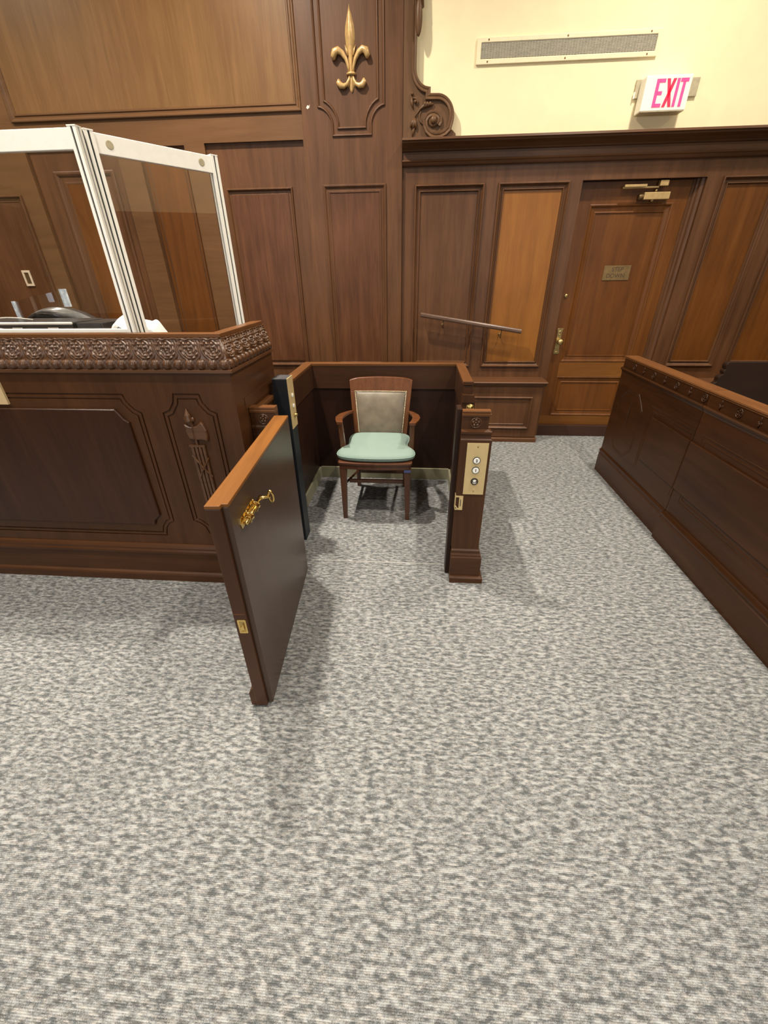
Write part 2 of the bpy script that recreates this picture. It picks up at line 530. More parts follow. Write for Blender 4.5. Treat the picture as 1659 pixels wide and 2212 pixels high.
_font = None
def text_mesh(mb, body, size, fn, u, v, d, thick=0.0008, sx=1.0, bold=0.0):
    """flat raised lettering centred on (u, v) of a plane"""
    cu = bpy.data.curves.new('lettering', 'FONT')
    cu.body = body; cu.size = size; cu.align_x = 'CENTER'; cu.align_y = 'CENTER'; cu.offset = bold
    ob = bpy.data.objects.new('lettering', cu)
    COL.objects.link(ob)
    dg = bpy.context.evaluated_depsgraph_get()
    me = bpy.data.meshes.new_from_object(ob.evaluated_get(dg))
    vs = [x.co.copy() for x in me.vertices]
    A = [mb.v(fn(u + c.x * sx, v + c.y, d)) for c in vs]
    for p in me.polygons:
        mb.face([A[i] for i in p.vertices])
    bpy.data.objects.remove(ob); bpy.data.curves.remove(cu); bpy.data.meshes.remove(me)
    return mb

PANEL = [(0, 0.0), (0, 0.014), (0.004, 0.020), (0.011, 0.021), (0.017, 0.013), (0.021, 0.002), (0.030, -0.005),
         (0.037, -0.004), (0.041, 0.004), (0.047, 0.005), (0.052, -0.002), (0.055, -0.014)]
def scaled(prof, k, kd=None):
    kd = k if kd is None else kd
    return [(a * k, d * kd) for a, d in prof]

# ================================================================== the room
XL, XR, YN, YF = -6.2, 5.7, -3.5, 4.388
struct(MB().box(XL - .2, XR + .2, YN - .2, YF + .3, -0.06, 0).build('floor', M['carpet']))
struct(MB().box(XL - .2, XR + .2, YN - .2, YF + .3, CEIL, CEIL + .08).build('ceiling', M['ceiling']))
# cream plaster over the panelling, right of the pilaster
struct(MB().box(-0.19, XR, YF + 0.02, YF + 0.15, 2.30, CEIL).build('wall_far', M['cream']))

# --- right hand wainscot with its panels and the door opening
w = MB()
holes = [(-0.067, 0.718, 0.519, 2.185), (0.629, 0.717, 1.211, 2.185), (2.402, 0.728, 2.848, 2.188), (2.952, 0.728, 3.40, 2.188), (3.504, 0.728, 3.95, 2.188)]
w.prism([(-0.174, 0), (1.31, 0), (1.31, 2.186), (2.281, 2.186), (2.281, 0), (XR, 0), (XR, 2.34), (-0.174, 2.34)], WALL(YF), 0, -0.05, [rect(*h) for h in holes])
t1 = struct(w.build('trim_1', M['wood']))
for h, mat in zip(holes, (M['wood'], M['porange'], M['door'], M['door'], M['door'])):
    MB().frame(rect(*h), PANEL, WALL(YF)).build('panel_moulding', M['wood'], t1)
    MB().box(h[0] + .03, h[2] - .03, YF + .011, YF + .03, h[1] + .03, h[3] - .03).build('panel', mat, t1)

# --- cornice over the right hand wainscot
c = MB().run([(4.42, 2.462), (4.262, 2.462), (4.258, 2.447), (4.272, 2.442), (4.276, 2.434), (4.312, 2.422), (4.345, 2.404), (4.352, 2.396), (4.366, 2.392),
              (4.366, 2.345), (4.345, 2.340), (4.340, 2.331), (4.350, 2.324), (4.362, 2.308), (4.372, 2.302), (4.42, 2.300)], 'X', -0.171, XR)
struct(c.build('trim_2', M['woodx']))

# --- low plinth either side of the door
def plinth(name, x0, x1, pan):
    yb = 4.19
    b = MB()
    b.box(x0, x1 - .012, yb, YF + .01, 0.05, 0.60)
    o = struct(b.build(name, M['wood'], bevel=.003))
    MB().run([(YF, 0.617), (yb - .035, 0.617), (yb - .04, 0.609), (yb - .034, 0.600), (yb - .022, 0.594), (yb - .018, 0.582), (yb - .004, 0.568), (yb + .02, 0.564), (YF, 0.564)], 'X', x0, x1 + .012).build('cap_moulding', M['woodx'], o)
    MB().run([(YF, 0.045), (yb - .008, 0.045), (yb - .014, 0.034), (yb - .014, 0.0), (YF, 0.0)], 'X', x0, x1).build('base_moulding', M['woodx'], o)
    MB().frame(rect(*pan), scaled(PANEL, 1.05, 0.8), WALL(yb)).build('panel_moulding', M['wood'], o)
    return o
plinth('trim_3', -0.172, 1.25, (0.50, 0.141, 1.150, 0.468))
plinth('trim_4', 2.335, XR, (2.45, 0.141, 3.10, 0.468))

# --- pilaster
YP = 4.35
p = struct(MB().box(-0.975, -0.172, YP, YF + .06, 0, CEIL).build('trim_5', M['wood'], bevel=.004))
prof_flat = [(0, 0.0), (0, 0.010), (0.005, 0.014), (0.012, 0.014), (0.019, 0.007), (0.026, 0.002), (0.036, 0.002), (0.042, 0.007), (0.050, 0.007), (0.056, 0.0)]
MB().frame(rect(-0.842, 0.71, -0.306, 2.196), scaled(prof_flat, 1.1), WALL(YP)).build('panel_moulding', M['wood'], p)
MB().box(-0.79, -0.36, YP - .003, YP + .01, 0.765, 2.142).build('panel', M['pdark'], p)
BEAD_O = [(0, 0), (0, .008), (.005, .013), (.011, .012), (.017, .004), (.019, 0)]
for xo, zc, r, a0, a1, xi, zb in ((0.843, 2.672, 0.122, 83, 12, 0.738, 2.500), (0.797, 2.710, 0.167, 68, 10, 0.694, 2.544)):
    cl = arc(-0.858, 2.555, r, a0, a1, 6)
    op = [(-xo, 3.95)] + cl + [(-xi, zb)] + [(-1.154 - p_[0], p_[1]) for p_ in reversed([(-xo, 3.95)] + cl + [(-xi, zb)])]
    MB().frame(op, scaled(BEAD_O, .95), WALL(YP)).build('panel_moulding', M['wood'], p)

# --- left hand panelling behind the bench
w = MB()
bays = [(-1.834, 0.0, -0.99, 2.500), (-2.42, 0.0, -2.01, 2.492), (-3.444, 0.0, -2.62, 2.510)]
out = [(XL, 0)]
for b in sorted(bays):
    out += [(b[0], 0), (b[0], b[3]), (b[2], b[3]), (b[2], 0)]
out += [(-0.95, 0), (-0.95, 2.669), (XL, 2.669)]
w.prism(out, WALL(YF), 0, -0.05)
t6 = struct(w.build('trim_6', M['upper']))
MB().box(-6.2, -0.95, YF + .03, YF + .06, 0, 2.60).build('recessed_field', M['wood'], t6)
MB().frame(rect(-1.715, 0.72, -1.124, 2.198), PANEL, WALL(YF + .03)).build('panel_moulding', M['wood'], t6)
MB().box(-1.67, -1.17, YF + .022, YF + .034, 0.77, 2.15).build('panel', M['pdark'], t6)
MB().frame(rect(-2.395, 0.70, -2.03, 2.46), scaled(PANEL, 0.8, 0.7), WALL(YF + .03)).build('panel_moulding', M['door'], t6)
MB().box(-2.36, -2.06, YF + .026, YF + .034, 0.74, 2.42).build('panel', M['door'], t6)
MB().frame(rect(-3.262, 0.40, -2.702, 2.352), scaled(PANEL, 1.9, 0.7), WALL(YF + .03)).build('panel_moulding', M['wood'], t6)
MB().box(-3.17, -2.79, YF + .026, YF + .034, 0.5, 2.26).build('panel', M['door'], t6)
MB().frame(rect(-4.5, 0.72, -3.615, 2.190), PANEL, WALL(YF)).build('panel_moulding', M['wood'], t6)
MB().box(-4.45, -3.66, YF - .001, YF + .03, 0.77, 2.14).build('panel', M['wood'], t6)
# large upper panel
t7 = struct(MB().box(XL, -0.95, YF, YF + .06, 2.6695, CEIL).build('trim_7', M['upper']))
MB().frame(rect(-3.458, 2.669, -0.981, 3.95), scaled(prof_flat, 1.05, 1.3), WALL(YF)).build('panel_moulding', M['upper'], t7)
MB().box(-3.40, -1.038, YF - .002, YF + .02, 2.727, 3.89).build('panel', M['big'], t7)

# --- other three walls, wainscoted, seen only in reflections
def side_wall(name, x0, x1, y0, y1, h):
    o = struct(MB().box(x0, x1, y0, y1, h, CEIL).build(name, M['cream']))
    MB().box(x0, x1, y0, y1, 0, h).build('wainscot', M['wood'], o)
    return o
side_wall('wall_left', XL - .15, XL, YN, YF + .1, 2.48)
side_wall('wall_right', XR, XR + .15, YN, YF + .1, 2.48)
wn = MB().prism(rect(XL, 1.0, XR, CEIL), lambda u, v, d: (u, YN - d, v), 0.0, 0.15, [rect(-3.4, 1.2, -1.8, 3.5), rect(1.6, 1.2, 3.2, 3.5)])
wn = struct(wn.build('wall_near', M['cream']))
MB().box(XL, XR, YN - .15, YN, 0, 1.0).build('wainscot', M['wood'], wn)
for i, x in enumerate((-3.4, 1.6)):
    f = MB()
    f.prism(rect(x, 1.2, x + 1.6, 3.5), lambda u, v, d: (u, YN - d, v), 0.03, 0.09, [rect(x + .06, 1.26, x + .77, 3.44), rect(x + .83, 1.26, x + 1.54, 3.44)])
    o = struct(f.build('window_%d' % (i + 1), M['woodx']))
    MB().box(x + .05, x + 1.55, YN - .065, YN - .055, 1.25, 3.45).build('pane', M['pane'], o)

# --- door with a threshold riser
d = struct_empty('door_1', (1.79, 4.44, 0))
YD = 4.462
MB().prism(rect(1.318, 0.108, 2.214, 2.183), WALL(YD), 0, -0.04, [rect(1.428, 0.751, 2.110, 2.031), rect(1.428, 0.203, 2.110, 0.610)]).build('leaf', M['door'], d)
MB().box(1.428, 2.110, YD - .0015, YD + .01, 0.612, 0.749).build('middle_rail', M['doorrail'], d)
MB().box(1.33, 2.20, YD - .0015, YD + .01, 0.110, 0.201).build('bottom_rail', M['doorrail'], d)
dp = [(0, 0.0), (0.0, 0.002), (0.006, 0.005), (0.014, 0.003), (0.022, -0.006), (0.05, -0.010), (0.056, -0.006), (0.062, -0.006), (0.066, -0.014)]
MB().frame(rect(1.428, 0.751, 2.110, 2.031), dp, WALL(YD)).build('panel_moulding', M['door'], d)
MB().frame(rect(1.428, 0.203, 2.110, 0.610), dp, WALL(YD)).build('panel_moulding', M['door'], d)
MB().box(1.45, 2.09, YD + .013, YD + .03, 0.77, 2.01).build('panel', M['door'], d)
MB().box(1.45, 2.09, YD + .013, YD + .03, 0.22, 0.59).build('panel', M['door'], d)
MB().run([(2.214, YD + .02), (2.214, YD - .006), (2.232, YD - .006), (2.238, YD - .018), (2.25, YD - .022), (2.26, YD - .04), (2.281, YD - .046), (2.285, YD + .02)], 'Z', 0.108, 2.186).build('jamb_moulding', M['wood'], d)
# escutcheon, knob, deadlock, latch keeper
kb = MB().prism([(1.348, 0.835), (1.352, 0.829), (1.398, 0.829), (1.402, 0.835), (1.400, 0.86), (1.396, 0.875), (1.396, 1.03), (1.400, 1.045), (1.404, 1.062), (1.346, 1.062), (1.350, 1.045), (1.354, 1.03), (1.354, 0.875), (1.350, 0.86)], WALL(YD), 0, 0.007)
kb.ball((1.375, YD - .008, 0.845), .014, .004, .010); kb.ball((1.375, YD - .008, 1.032), .012, .004, .012); kb.ball((1.375, YD - .008, 1.006), .009, .004, .006)
kb.box(1.347, 1.403, YD - .012, YD, 1.056, 1.064)
kb.build('escutcheon_plate', M['oldbrass'], d, bevel=.0015)
MB().lathe([(0.020, 0), (0.020, -.004), (0.010, -.008), (0.009, -.028), (0.018, -.034), (0.027, -.046), (0.027, -.056), (0.018, -.064), (0, -.067)], (1.384, YD - .005, 0.945), 'Y').build('door_knob', M['oldbrass'], d, smooth=True)
MB().lathe([(0.017, 0), (0.017, -.006), (0.013, -.010), (0.0, -.010)], (1.370, YD, 1.342), 'Y').build('deadlock_cylinder', M['oldbrass'], d, smooth=True)
MB().box(1.312, 1.320, YD - .012, YD + .01, 0.88, 0.975).box(1.310, 1.324, YD - .014, YD, 0.868, 0.882).build('latch_keeper', M['brassplate'], d)
# overhead closer
cl = MB().box(1.835, 2.040, YD - .05, YD, 2.050, 2.100).build('door_closer', M['closer'], d, bevel=.004)
MB().lathe([(0.0, 0.0), (0.022, 0), (0.024, .008), (0.024, .030), (0.02, .034), (0.0, .034)], (1.800, YD - .026, 2.072), 'X', 16).build('end_cap', M['closerdark'], cl, smooth=True)
MB().lathe([(0.013, .02), (0.013, -.004), (0.008, -.012), (0, -.013)], (1.915, YD - .026, 2.050), 'Z', 14).build('valve', M['closer'], cl, smooth=True)
MB().lathe([(0.011, -.002), (0.011, .02), (0.007, .02), (0.007, .036)], (1.93, YD - .026, 2.10), 'Z', 14).build('spindle', M['closerdark'], cl, smooth=True)
MB().box(1.655, 1.94, YD - .040, YD - .022, 2.128, 2.140).box(1.655, 1.83, YD - .075, YD - .06, 2.133, 2.150).build('arm', M['closer'], cl, bevel=.002)
MB().box(1.935, 2.000, YD - .062, YD - .02, 2.138, 2.175).build('bracket', M['closer'], cl, bevel=.002)
struct(MB().box(1.312, 2.279, 4.394, YD + .04, 0, 0.108).build('trim_8', M['riser']))
# back of the door opening
struct(MB().box(1.25, 2.34, YD + .04, YD + .06, 0, 2.30).build('trim_9', M['wood']))
# seam of the lift platform in the carpet
struct(MB().box(-0.63, 0.216, 2.029, 2.033, 0.0, 0.0015).build('trim_10', M['seam']))

# ================================================================== the clerk's bench on the left
YB = 1.805
XB0, XB1, YB1 = -3.0, -0.82, 2.385
bench = thing('court_bench', 'long carved walnut bench front on the left with leaf frieze along its top', 'bench', (-1.9, 2.1, 0))
FB = WALL(YB)
b = MB()
# front board with its two grooved fields
big_field = [(XB0 + .05, 0.300), (-1.351, 0.300)] + [(-1.351, 0.318), (-1.340, 0.352), (-1.318, 0.380), (-1.288, 0.396)] + [(-1.280, 0.994), (-1.312, 1.012), (-1.338, 1.045), (-1.349, 1.083), (XB0 + .05, 1.083)]
fas_field = [(-1.111, 0.322), (-0.982, 0.322), (-0.970, 0.362), (-0.948, 0.388), (-0.915, 0.401), (-0.915, 0.997), (-0.948, 1.012), (-0.972, 1.045), (-0.982, 1.086), (-1.109, 1.086), (-1.120, 1.045), (-1.146, 1.010), (-1.182, 0.995), (-1.182, 0.401), (-1.148, 0.388), (-1.122, 0.362)]
GROOVE = [(0, 0), (.0015, -.007), (.007, -.007), (.0085, 0), (.021, 0), (.0225, -.006), (.027, -.006), (.0285, 0)]
b.sheet(rect(XB0, 0.0, XB1, 1.186), FB, 0.0, [big_field, fas_field])
for f in (big_field, fas_field):
    b.frame(f, GROOVE, FB)
    b.sheet([tuple(q) for q in offset_poly(ccw(f), .0285)], FB, 0.0)
b.build('front_board', M['bench'], bench)
b = MB()
b.box(XB0, XB1 - .03, YB + .008, YB + .03, 0, 1.18)
b.box(XB1 - .03, XB1 - .0003, YB + .001, YB1, 0, 1.186)
b.build('carcass', M['benchy'], bench)
# a rail fielded into the right end
MB().box(XB1 - .001, XB1 + .0025, YB + .10, YB1 - .05, 0.985, 1.04).build('end_moulding', M['benchy'], bench, bevel=.001)
# raised dark panel
rp = [(XB0 + .1, 0.378), (-1.398, 0.378), (-1.390, 0.405), (-1.354, 0.436), (-1.354, 0.950), (-1.374, 0.965), (-1.406, 1.012), (XB0 + .1, 1.012)]
MB().frame(rp, [(0, -.001), (0, .010), (.004, .014), (.010, .014)], FB).sheet([tuple(q) for q in offset_poly(ccw(rp), .010)], FB, .014).build('raised_panel', M['benchpanel'], bench)
# base
MB().run([(YB + .01, 0.248), (YB - .004, 0.248), (YB - .010, 0.240), (YB - .016, 0.226), (YB - .016, 0.216), (YB - .022, 0.206), (YB - .022, 0.192), (YB - .014, 0.186),
          (YB - .014, 0.060), (YB - .024, 0.052), (YB - .028, 0.042), (YB - .028, 0.0), (YB + .01, 0.0)], 'X', XB0, XB1 + .002).build('base_moulding', M['benchx'], bench)

# frieze: sweep of carved leaves, front and right end mitred at the corner
def setback(t):            # the frieze leans back as a shallow cove
    return 0.004 + 0.030 * (t ** 1.3)
def gauss(x, s):
    return math.exp(-(x * x) / (2 * s * s))
RIBS = [([(.05, .07), (.20, .13), (.33, .32), (.345, .55), (.27, .76)], .034, 1.0, 26), ([(.05, .16), (.15, .25), (.215, .43), (.18, .60), (.09, .585)], .026, .8, 30),
        ([(.27, .76), (.16, .84), (.105, .74)], .036, .9, 20)]
def seg_dist(px, py, pts):
    best, arcl, run = 9, 0, 0
    for (ax, ay), (bx, by) in zip(pts, pts[1:]):
        dx, dy = bx - ax, by - ay
        L2 = dx * dx + dy * dy
        t = max(0, min(1, ((px - ax) * dx + (py - ay) * dy) / L2))
        d = math.hypot(px - ax - dx * t, py - ay - dy * t)
        if d < best:
            best, arcl = d, run + math.sqrt(L2) * t
        run += math.sqrt(L2)
    return best, arcl
def leaf_height(u, t):
    """u runs -0.5..0.5 across one motif, t 0..1 up it: two curled leaves inside an oval rim"""
    h = 0.0
    e = math.hypot(u / .465, (t - .46) / .52)
    h += .0050 * gauss(e - .98, .045)
    au = abs(u)
    for pts, wd, k, fq in RIBS:
        d, a = seg_dist(au, t, pts)
        h = max(h, .0095 * k * gauss(d, wd) * (.72 + .28 * math.sin(fq * a)))
    for bx, by, r, k in ((.105, .72, .055, 1.0), (.085, .575, .045, .9), (.385, .70, .05, .55), (.36, .86, .06, .6), (.40, .40, .04, .35)):
        h = max(h, .0105 * k * gauss(math.hypot(au - bx, t - by), r))
    for y, k in ((.44, .9), (.33, .8), (.20, 1.0)):
        h = max(h, .0095 * k * gauss(math.hypot(u * 1.2, t - y), .040))
    lip = .945 - .075 * gauss(u, .08) - .03 * gauss(abs(u) - .30, .06)
    h = max(h, .0085 * gauss(t - lip, .035))
    h = max(h, .0060 * gauss(abs(u) - .5, .035) * gauss(t - .80, .22))
    return h
ZF0, ZF1 = 1.231, 1.320
PER = 0.1035
n_front = 21
L_front = PER * n_front
def frieze_front(s, t):
    u = s * L_front
    sb = setback(t)
    x1 = XB1 - sb
    x = x1 - (L_front - u) * ((L_front - sb) / L_front)
    hh = 1.5 * leaf_height((u / PER) % 1.0 - .5, t)
    fade = min(1.0, (L_front - u) / .004)
    return (x, YB + sb - hh * fade, ZF0 + (ZF1 - ZF0) * t)
n_side = 6
L_side = YB1 - YB
PS = L_side / n_side
def frieze_side(s, t):
    u = s * L_side
    sb = setback(t)
    y = YB + sb + u * ((L_side - sb) / L_side)
    hh = 1.5 * leaf_height((u / PS) % 1.0 - .5, t)
    fade = min(1.0, u / .004, (L_side - u) / .004)
    return (XB1 - sb + hh * fade, y, ZF0 + (ZF1 - ZF0) * t)
fr = MB().grid(frieze_front, n_front * 34, 32).grid(frieze_side, n_side * 34, 32)
fr.grid(lambda s, t: (XB1 - setback(t) - s * .08, YB1, ZF0 + (ZF1 - ZF0) * t), 1, 8)
fr.build('leaf_frieze', M['carved'], bench, smooth=True)
# egg and dart band
EG = PER / 2
def egg_height(u, t):
    base = .002 + .003 * math.sin(PI * min(1, max(0, t)))
    e = math.hypot(u / .36, (t - .58) / .62)
    h = .017 * math.sqrt(max(0, 1 - e * e))
    h = max(h, .0065 * gauss(e - 1.30, .09))
    h = max(h, .009 * gauss(abs(u) - .5, .05))
    return base + h
ZE0, ZE1 = 1.190, 1.231
def egg_front(s, t):
    u = s * L_front
    fade = min(1.0, (L_front - u) / .006)
    hh = egg_height((u / EG) % 1.0 - .5, t) * fade + (1 - fade) * .008
    return (XB1 + .008 - (L_front - u), YB + .004 - hh, ZE0 + (ZE1 - ZE0) * t)
ES = L_side / 12
def egg_side(s, t):
    u = s * L_side
    fade = min(1.0, u / .006)
    hh = egg_height((u / ES) % 1.0 - .5, t) * fade + (1 - fade) * .008
    return (XB1 - .004 + hh, YB - .004 + u, ZE0 + (ZE1 - ZE0) * t)
eg = MB().grid(egg_front, n_front * 2 * 14, 10).grid(egg_side, 12 * 14, 10)
eg.grid(lambda s, t: (XB1 + .008 - s * .1, YB1 - .004, ZE0 + (ZE1 - ZE0) * t), 1, 2)
eg.build('egg_and_dart_band', M['carved'], bench, smooth=True)
fil = MB()
fil.prism([(XB0, YB - .012), (XB1 + .014, YB - .012), (XB1 + .014, YB1), (XB1 - .1, YB1), (XB1 - .1, YB + .1), (XB0, YB + .1)], lambda u, v, d: (u, v, d), 1.176, 1.191)
fil.prism([(XB0, YB - .002), (XB1 + .004, YB - .002), (XB1 + .004, YB1), (XB1 - .1, YB1), (XB1 - .1, YB + .1), (XB0, YB + .1)], lambda u, v, d: (u, v, d), 1.2285, 1.2335)
fil.build('fillet', M['carved'], bench, bevel=.003)
MB().prism([(XB0, YB + .024), (XB1 - .024, YB + .024), (XB1 - .024, YB1 - .01), (XB1 - .075, YB1 - .01), (XB1 - .075, YB + .075), (XB0, YB + .075)], lambda u, v, d: (u, v, d), 1.316, 1.334).build('top_lip', M['capx'], bench, bevel=.003)
MB().prism([(XB0, YB + .07), (-0.965, YB + .07), (-0.965, 2.50), (-1.10, 2.62), (XB0, 2.62)], lambda u, v, d: (u, v, d), 1.205, 1.245).build('desk_top', M['benchx'], bench, bevel=.003)

# carved bundle of rods with axe and spear point
fc = MB()
for k in range(4):
    x = -1.0745 + k * .0185
    fc.tube([(x, YB - .004, .838), (x + .001, YB - .005, .66), (x + .002, YB - .003, .475)], [.0085, .0088, .008], 8)
fc.box(-1.088, -1.010, YB - .012, YB, .832, .841)
# ribbons crossing the rods
fc.tube([(-1.084, YB - .010, .79), (-1.06, YB - .014, .755), (-1.035, YB - .014, .715), (-1.008, YB - .009, .675)], .0045, 6)
fc.tube([(-1.006, YB - .009, .775), (-1.03, YB - .015, .735), (-1.055, YB - .014, .70), (-1.078, YB - .009, .655)], .0045, 6)
# axe head and poll
axe = [(-1.046, .932), (-1.03, .936), (-1.01, .950), (-1.004, .958), (-.994, .945), (-.984, .915), (-.983, .885), (-.990, .858), (-.998, .866), (-1.02, .870), (-1.044, .868)]
fc.frame(axe, [(0, 0), (0, .012), (.004, .015)], FB).sheet([tuple(q) for q in offset_poly(ccw(axe), .004)], FB, .015)
poll = [(-1.050, .930), (-1.066, .934), (-1.086, .944), (-1.088, .925), (-1.082, .920), (-1.088, .912), (-1.082, .892), (-1.076, .872), (-1.050, .868)]
fc.frame(poll, [(0, 0), (0, .010), (.004, .013)], FB).sheet([tuple(q) for q in offset_poly(ccw(poll), .004)], FB, .013)
fc.tube([(-1.048, YB - .004, .84), (-1.048, YB - .006, .90), (-1.05, YB - .005, .945)], .006, 8)
fc.tube([(-1.052, YB - .004, .935), (-1.058, YB - .010, .962), (-1.060, YB - .008, .985), (-1.062, YB - .002, 1.018)], [.006, .017, .015, .001], 10)
fc.ball((-1.076, YB - .004, .969), .008, .008, .011); fc.ball((-1.040, YB - .004, .967), .008, .008, .011)
fc.build('fasces_carving', M['carved'], bench)

tag(MB().box(-2.35, -1.925, YB - .012, YB - .001, 1.030, 1.150).build('name_card', M['card'], loc=(-2.1, YB, 1.03)), 'blank cream card fixed to the bench front at the left edge', 'card')

# ---------------------------------------------------------------- clear screens standing on the bench
def screen(name, label, x0, y0, x1, y1, studs=True):   # the angled one has no bottom rail
    L = math.hypot(x1 - x0, y1 - y0)
    rz = math.atan2(y1 - y0, x1 - x0)
    o = thing(name, label, 'screen', (x0, y0, 1.245), rz, 'clear desk screens on the bench')
    o['local'] = 1
    H = 0.788
    def post(xc):
        s, g, e = .0165, .004, .007
        pr = [(-s, -s), (-g, -s), (-g, -s + e), (g, -s + e), (g, -s), (s, -s), (s, -g), (s - e, -g), (s - e, g), (s, g), (s, s), (g, s), (g, s - e), (-g, s - e), (-g, s), (-s, s), (-s, g), (-s + e, g), (-s + e, -g), (-s, -g)]
        m = MB().prism([(a + xc, c) for a, c in pr], lambda u, v, d: (u, v, d), 0, H)
        m.box(xc - s - .001, xc + s + .001, -s - .001, s + .001, H, H + .004)
        q = m.build('post', M['aluminium'], o)
        MB().box(xc - s + .0062, xc + s - .0062, -s + .0062, s - .0062, 0.001, H - .001).build('groove_shade', M['slot'], q)  # black core paints the shade at the groove bottoms
    post(.0165); post(L - .0165)
    if studs: MB().box(-.0085, -.0005, -.010, .010, .002, H - .004).build('gap_strip', M['slot'], o)  # black strip in the gap beside the neighbouring post
    top = MB().box(.033, L - .033, -.011, .011, H - .066, H - .002).build('top_rail', M['aluminium'], o, bevel=.002)
    if not studs: MB().box(.033, L - .033, -.011, .011, 0.0, .095).build('bottom_rail', M['aluminium'], o, bevel=.002)
    MB().box(.030, L - .030, -.003, .003, .002 if studs else .093, H - .06).build('clear_panel', M['pane'], o)
    if studs:
        for u in (.085, L - .085):
            MB().lathe([(.0, -.0125), (.013, -.0125), (.015, -.0115), (.015, -.010)], (u, 0, H - .033), 'Y', 18).build('stud', M['steelplate'], top)
    return o
screen('desk_screen', 'clear desk screen in white frame parallel to the bench front, cut by left picture edge', -2.75, 1.958, -1.291, 1.958, False)
screen('desk_screen', 'clear desk screen in white frame set at an angle, with two round studs', -1.303, 1.992, -0.985, 2.462)

# ---------------------------------------------------------------- things on and behind the bench
cs = thing('briefcase', 'black hard case with silver rim and chrome latches lying behind the left screen', 'case', (-1.95, 2.2, 1.245))
MB().box(-2.40, -1.758, 2.155, 2.40, 1.245, 1.349).build('shell', M['blackplastic'], cs, bevel=.006)
MB().box(-2.40, -1.752, 2.147, 2.158, 1.338, 1.351).build('rim', M['aluminium'], cs, bevel=.005)
for x in (-2.05, -1.855):
    MB().box(x - .028, x + .028, 2.140, 2.152, 1.312, 1.328).box(x - .02, x + .02, 2.136, 2.146, 1.316, 1.322).build('latch', M['chrome'], cs, bevel=.002)
bk = thing('binder', 'flat black binder lying beside the silver rimmed case', 'binder', (-1.67, 2.28, 1.245))
MB().box(-1.742, -1.605, 2.165, 2.40, 1.245, 1.345).build('cover', M['blackplastic'], bk, bevel=.003)
MB().box(-1.736, -1.611, 2.161, 2.39, 1.253, 1.338).build('pages', M['blacktop'], bk)
# arched black chair back
ch = thing('office_chair', 'black office chair behind the bench, only its arched back top showing', 'chair', (-2.26, 2.85, 0))
def crest_z(s):
    return 1.288 + .096 * math.sin(PI * s) ** .75
def back_fn(s, t):             # folded front lip of the moulded back, hollow below its left half
    zt = crest_z(s)
    drop = .010 + .080 * min(1, s / .62) ** 2.2
    return (-2.555 + .51 * s, 2.745 - .055 * math.sin(PI * s) ** .6 * math.sin(PI * (.15 + .75 * t)), zt - drop * t)
def shell_fn(s, t):
    return (-2.55 + .50 * s, 2.79 + .03 * math.sin(PI * t), (crest_z(s) - .004) * (1 - t) + 1.12 * t)
MB().grid(back_fn, 40, 10).build('front_lip', M['lipgrey'], ch, smooth=True)
MB().grid(shell_fn, 30, 8).grid(lambda s, t: tuple(Vector(back_fn(s, 0)).lerp(Vector(shell_fn(s, 0)), t)), 30, 2).build('backrest', M['blackplastic'], ch, smooth=True)
MB().tube([(-2.27, 2.86, 1.30), (-2.27, 2.90, .95), (-2.27, 2.85, .55)], .03, 8).build('back_support', M['blackplastic'], ch)
MB().box(-2.50, -2.04, 2.84, 3.30, .45, .53).build('seat', M['blackplastic'], ch, bevel=.02)
MB().lathe([(0, 0.06), (.03, .06), (.03, .45), (0, .45)], (-2.27, 3.07, 0), 'Z', 12).build('gas_column', M['blackplastic'], ch)
bs = MB()
for k in range(5):
    a = 2 * PI * k / 5
    bs.tube([(-2.27, 3.07, .09), (-2.27 + .28 * math.cos(a), 3.07 + .28 * math.sin(a), .055)], [.03, .02], 8)
    bs.ball((-2.27 + .28 * math.cos(a), 3.07 + .28 * math.sin(a), .03), .03)
bs.build('star_base', M['blackplastic'], ch)
# added clear sheet; its two pale strips paint window reflections
st = thing('reflection_sheet', 'made-up bowed clear sheet with painted window reflections behind the silver rimmed case', 'stand', (-2.18, 2.5, 1.245))
pts = [(-2.345 + .345 * i / 14, 2.50 - .05 * math.sin(PI * i / 14)) for i in range(15)]
def sheet_fn(off):
    return lambda s, t: (pts[round(s * 14)][0], pts[round(s * 14)][1] + off, 1.246 + (.179 + .062 * s) * t)
MB().grid(sheet_fn(0), 14, 2).grid(sheet_fn(.004), 14, 2).build('clear_sheet', M['pane'], st)
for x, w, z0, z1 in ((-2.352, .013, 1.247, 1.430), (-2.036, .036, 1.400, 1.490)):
    MB().box(x, x + w, 2.488, 2.502, z0, z1).build('window_glint', M['brightedge'], st)
# crumpled paper
pp = MB()
def paper_fn(s, t):
    a = PI * t
    r = .105 + .02 * math.sin(5 * s * PI + 2) + .014 * math.sin(13 * s + 7 * t)
    x = -1.418 + (s - .5) * .29
    hump = (math.sin(PI * s) ** .55) * (.80 + .20 * math.sin(7 * s + 1.0) + .05 * math.sin(31 * s))
    y = 2.17 - .06 * math.cos(a) + .008 * math.sin(11 * s + 9 * t)
    z = 1.2455 + .172 * hump * math.sin(a) ** .7 + .003 * math.sin(23 * s + 14 * t) * math.sin(a)
    return (x, y, z)
pp.grid(paper_fn, 46, 22)
pw = thing('crumpled_paper', 'crumpled white paper lying on the desk where the two screens meet', 'paper', (-1.40, 2.16, 1.245))
pp.build('sheet', M['paper'], pw)
MB().box(-1.475, -1.452, 2.088, 2.094, 1.312, 1.326).tube([(-1.474, 2.09, 1.326), (-1.466, 2.086, 1.334), (-1.455, 2.088, 1.327)], .002, 6).build('binder_clip', M['ink'], pw)
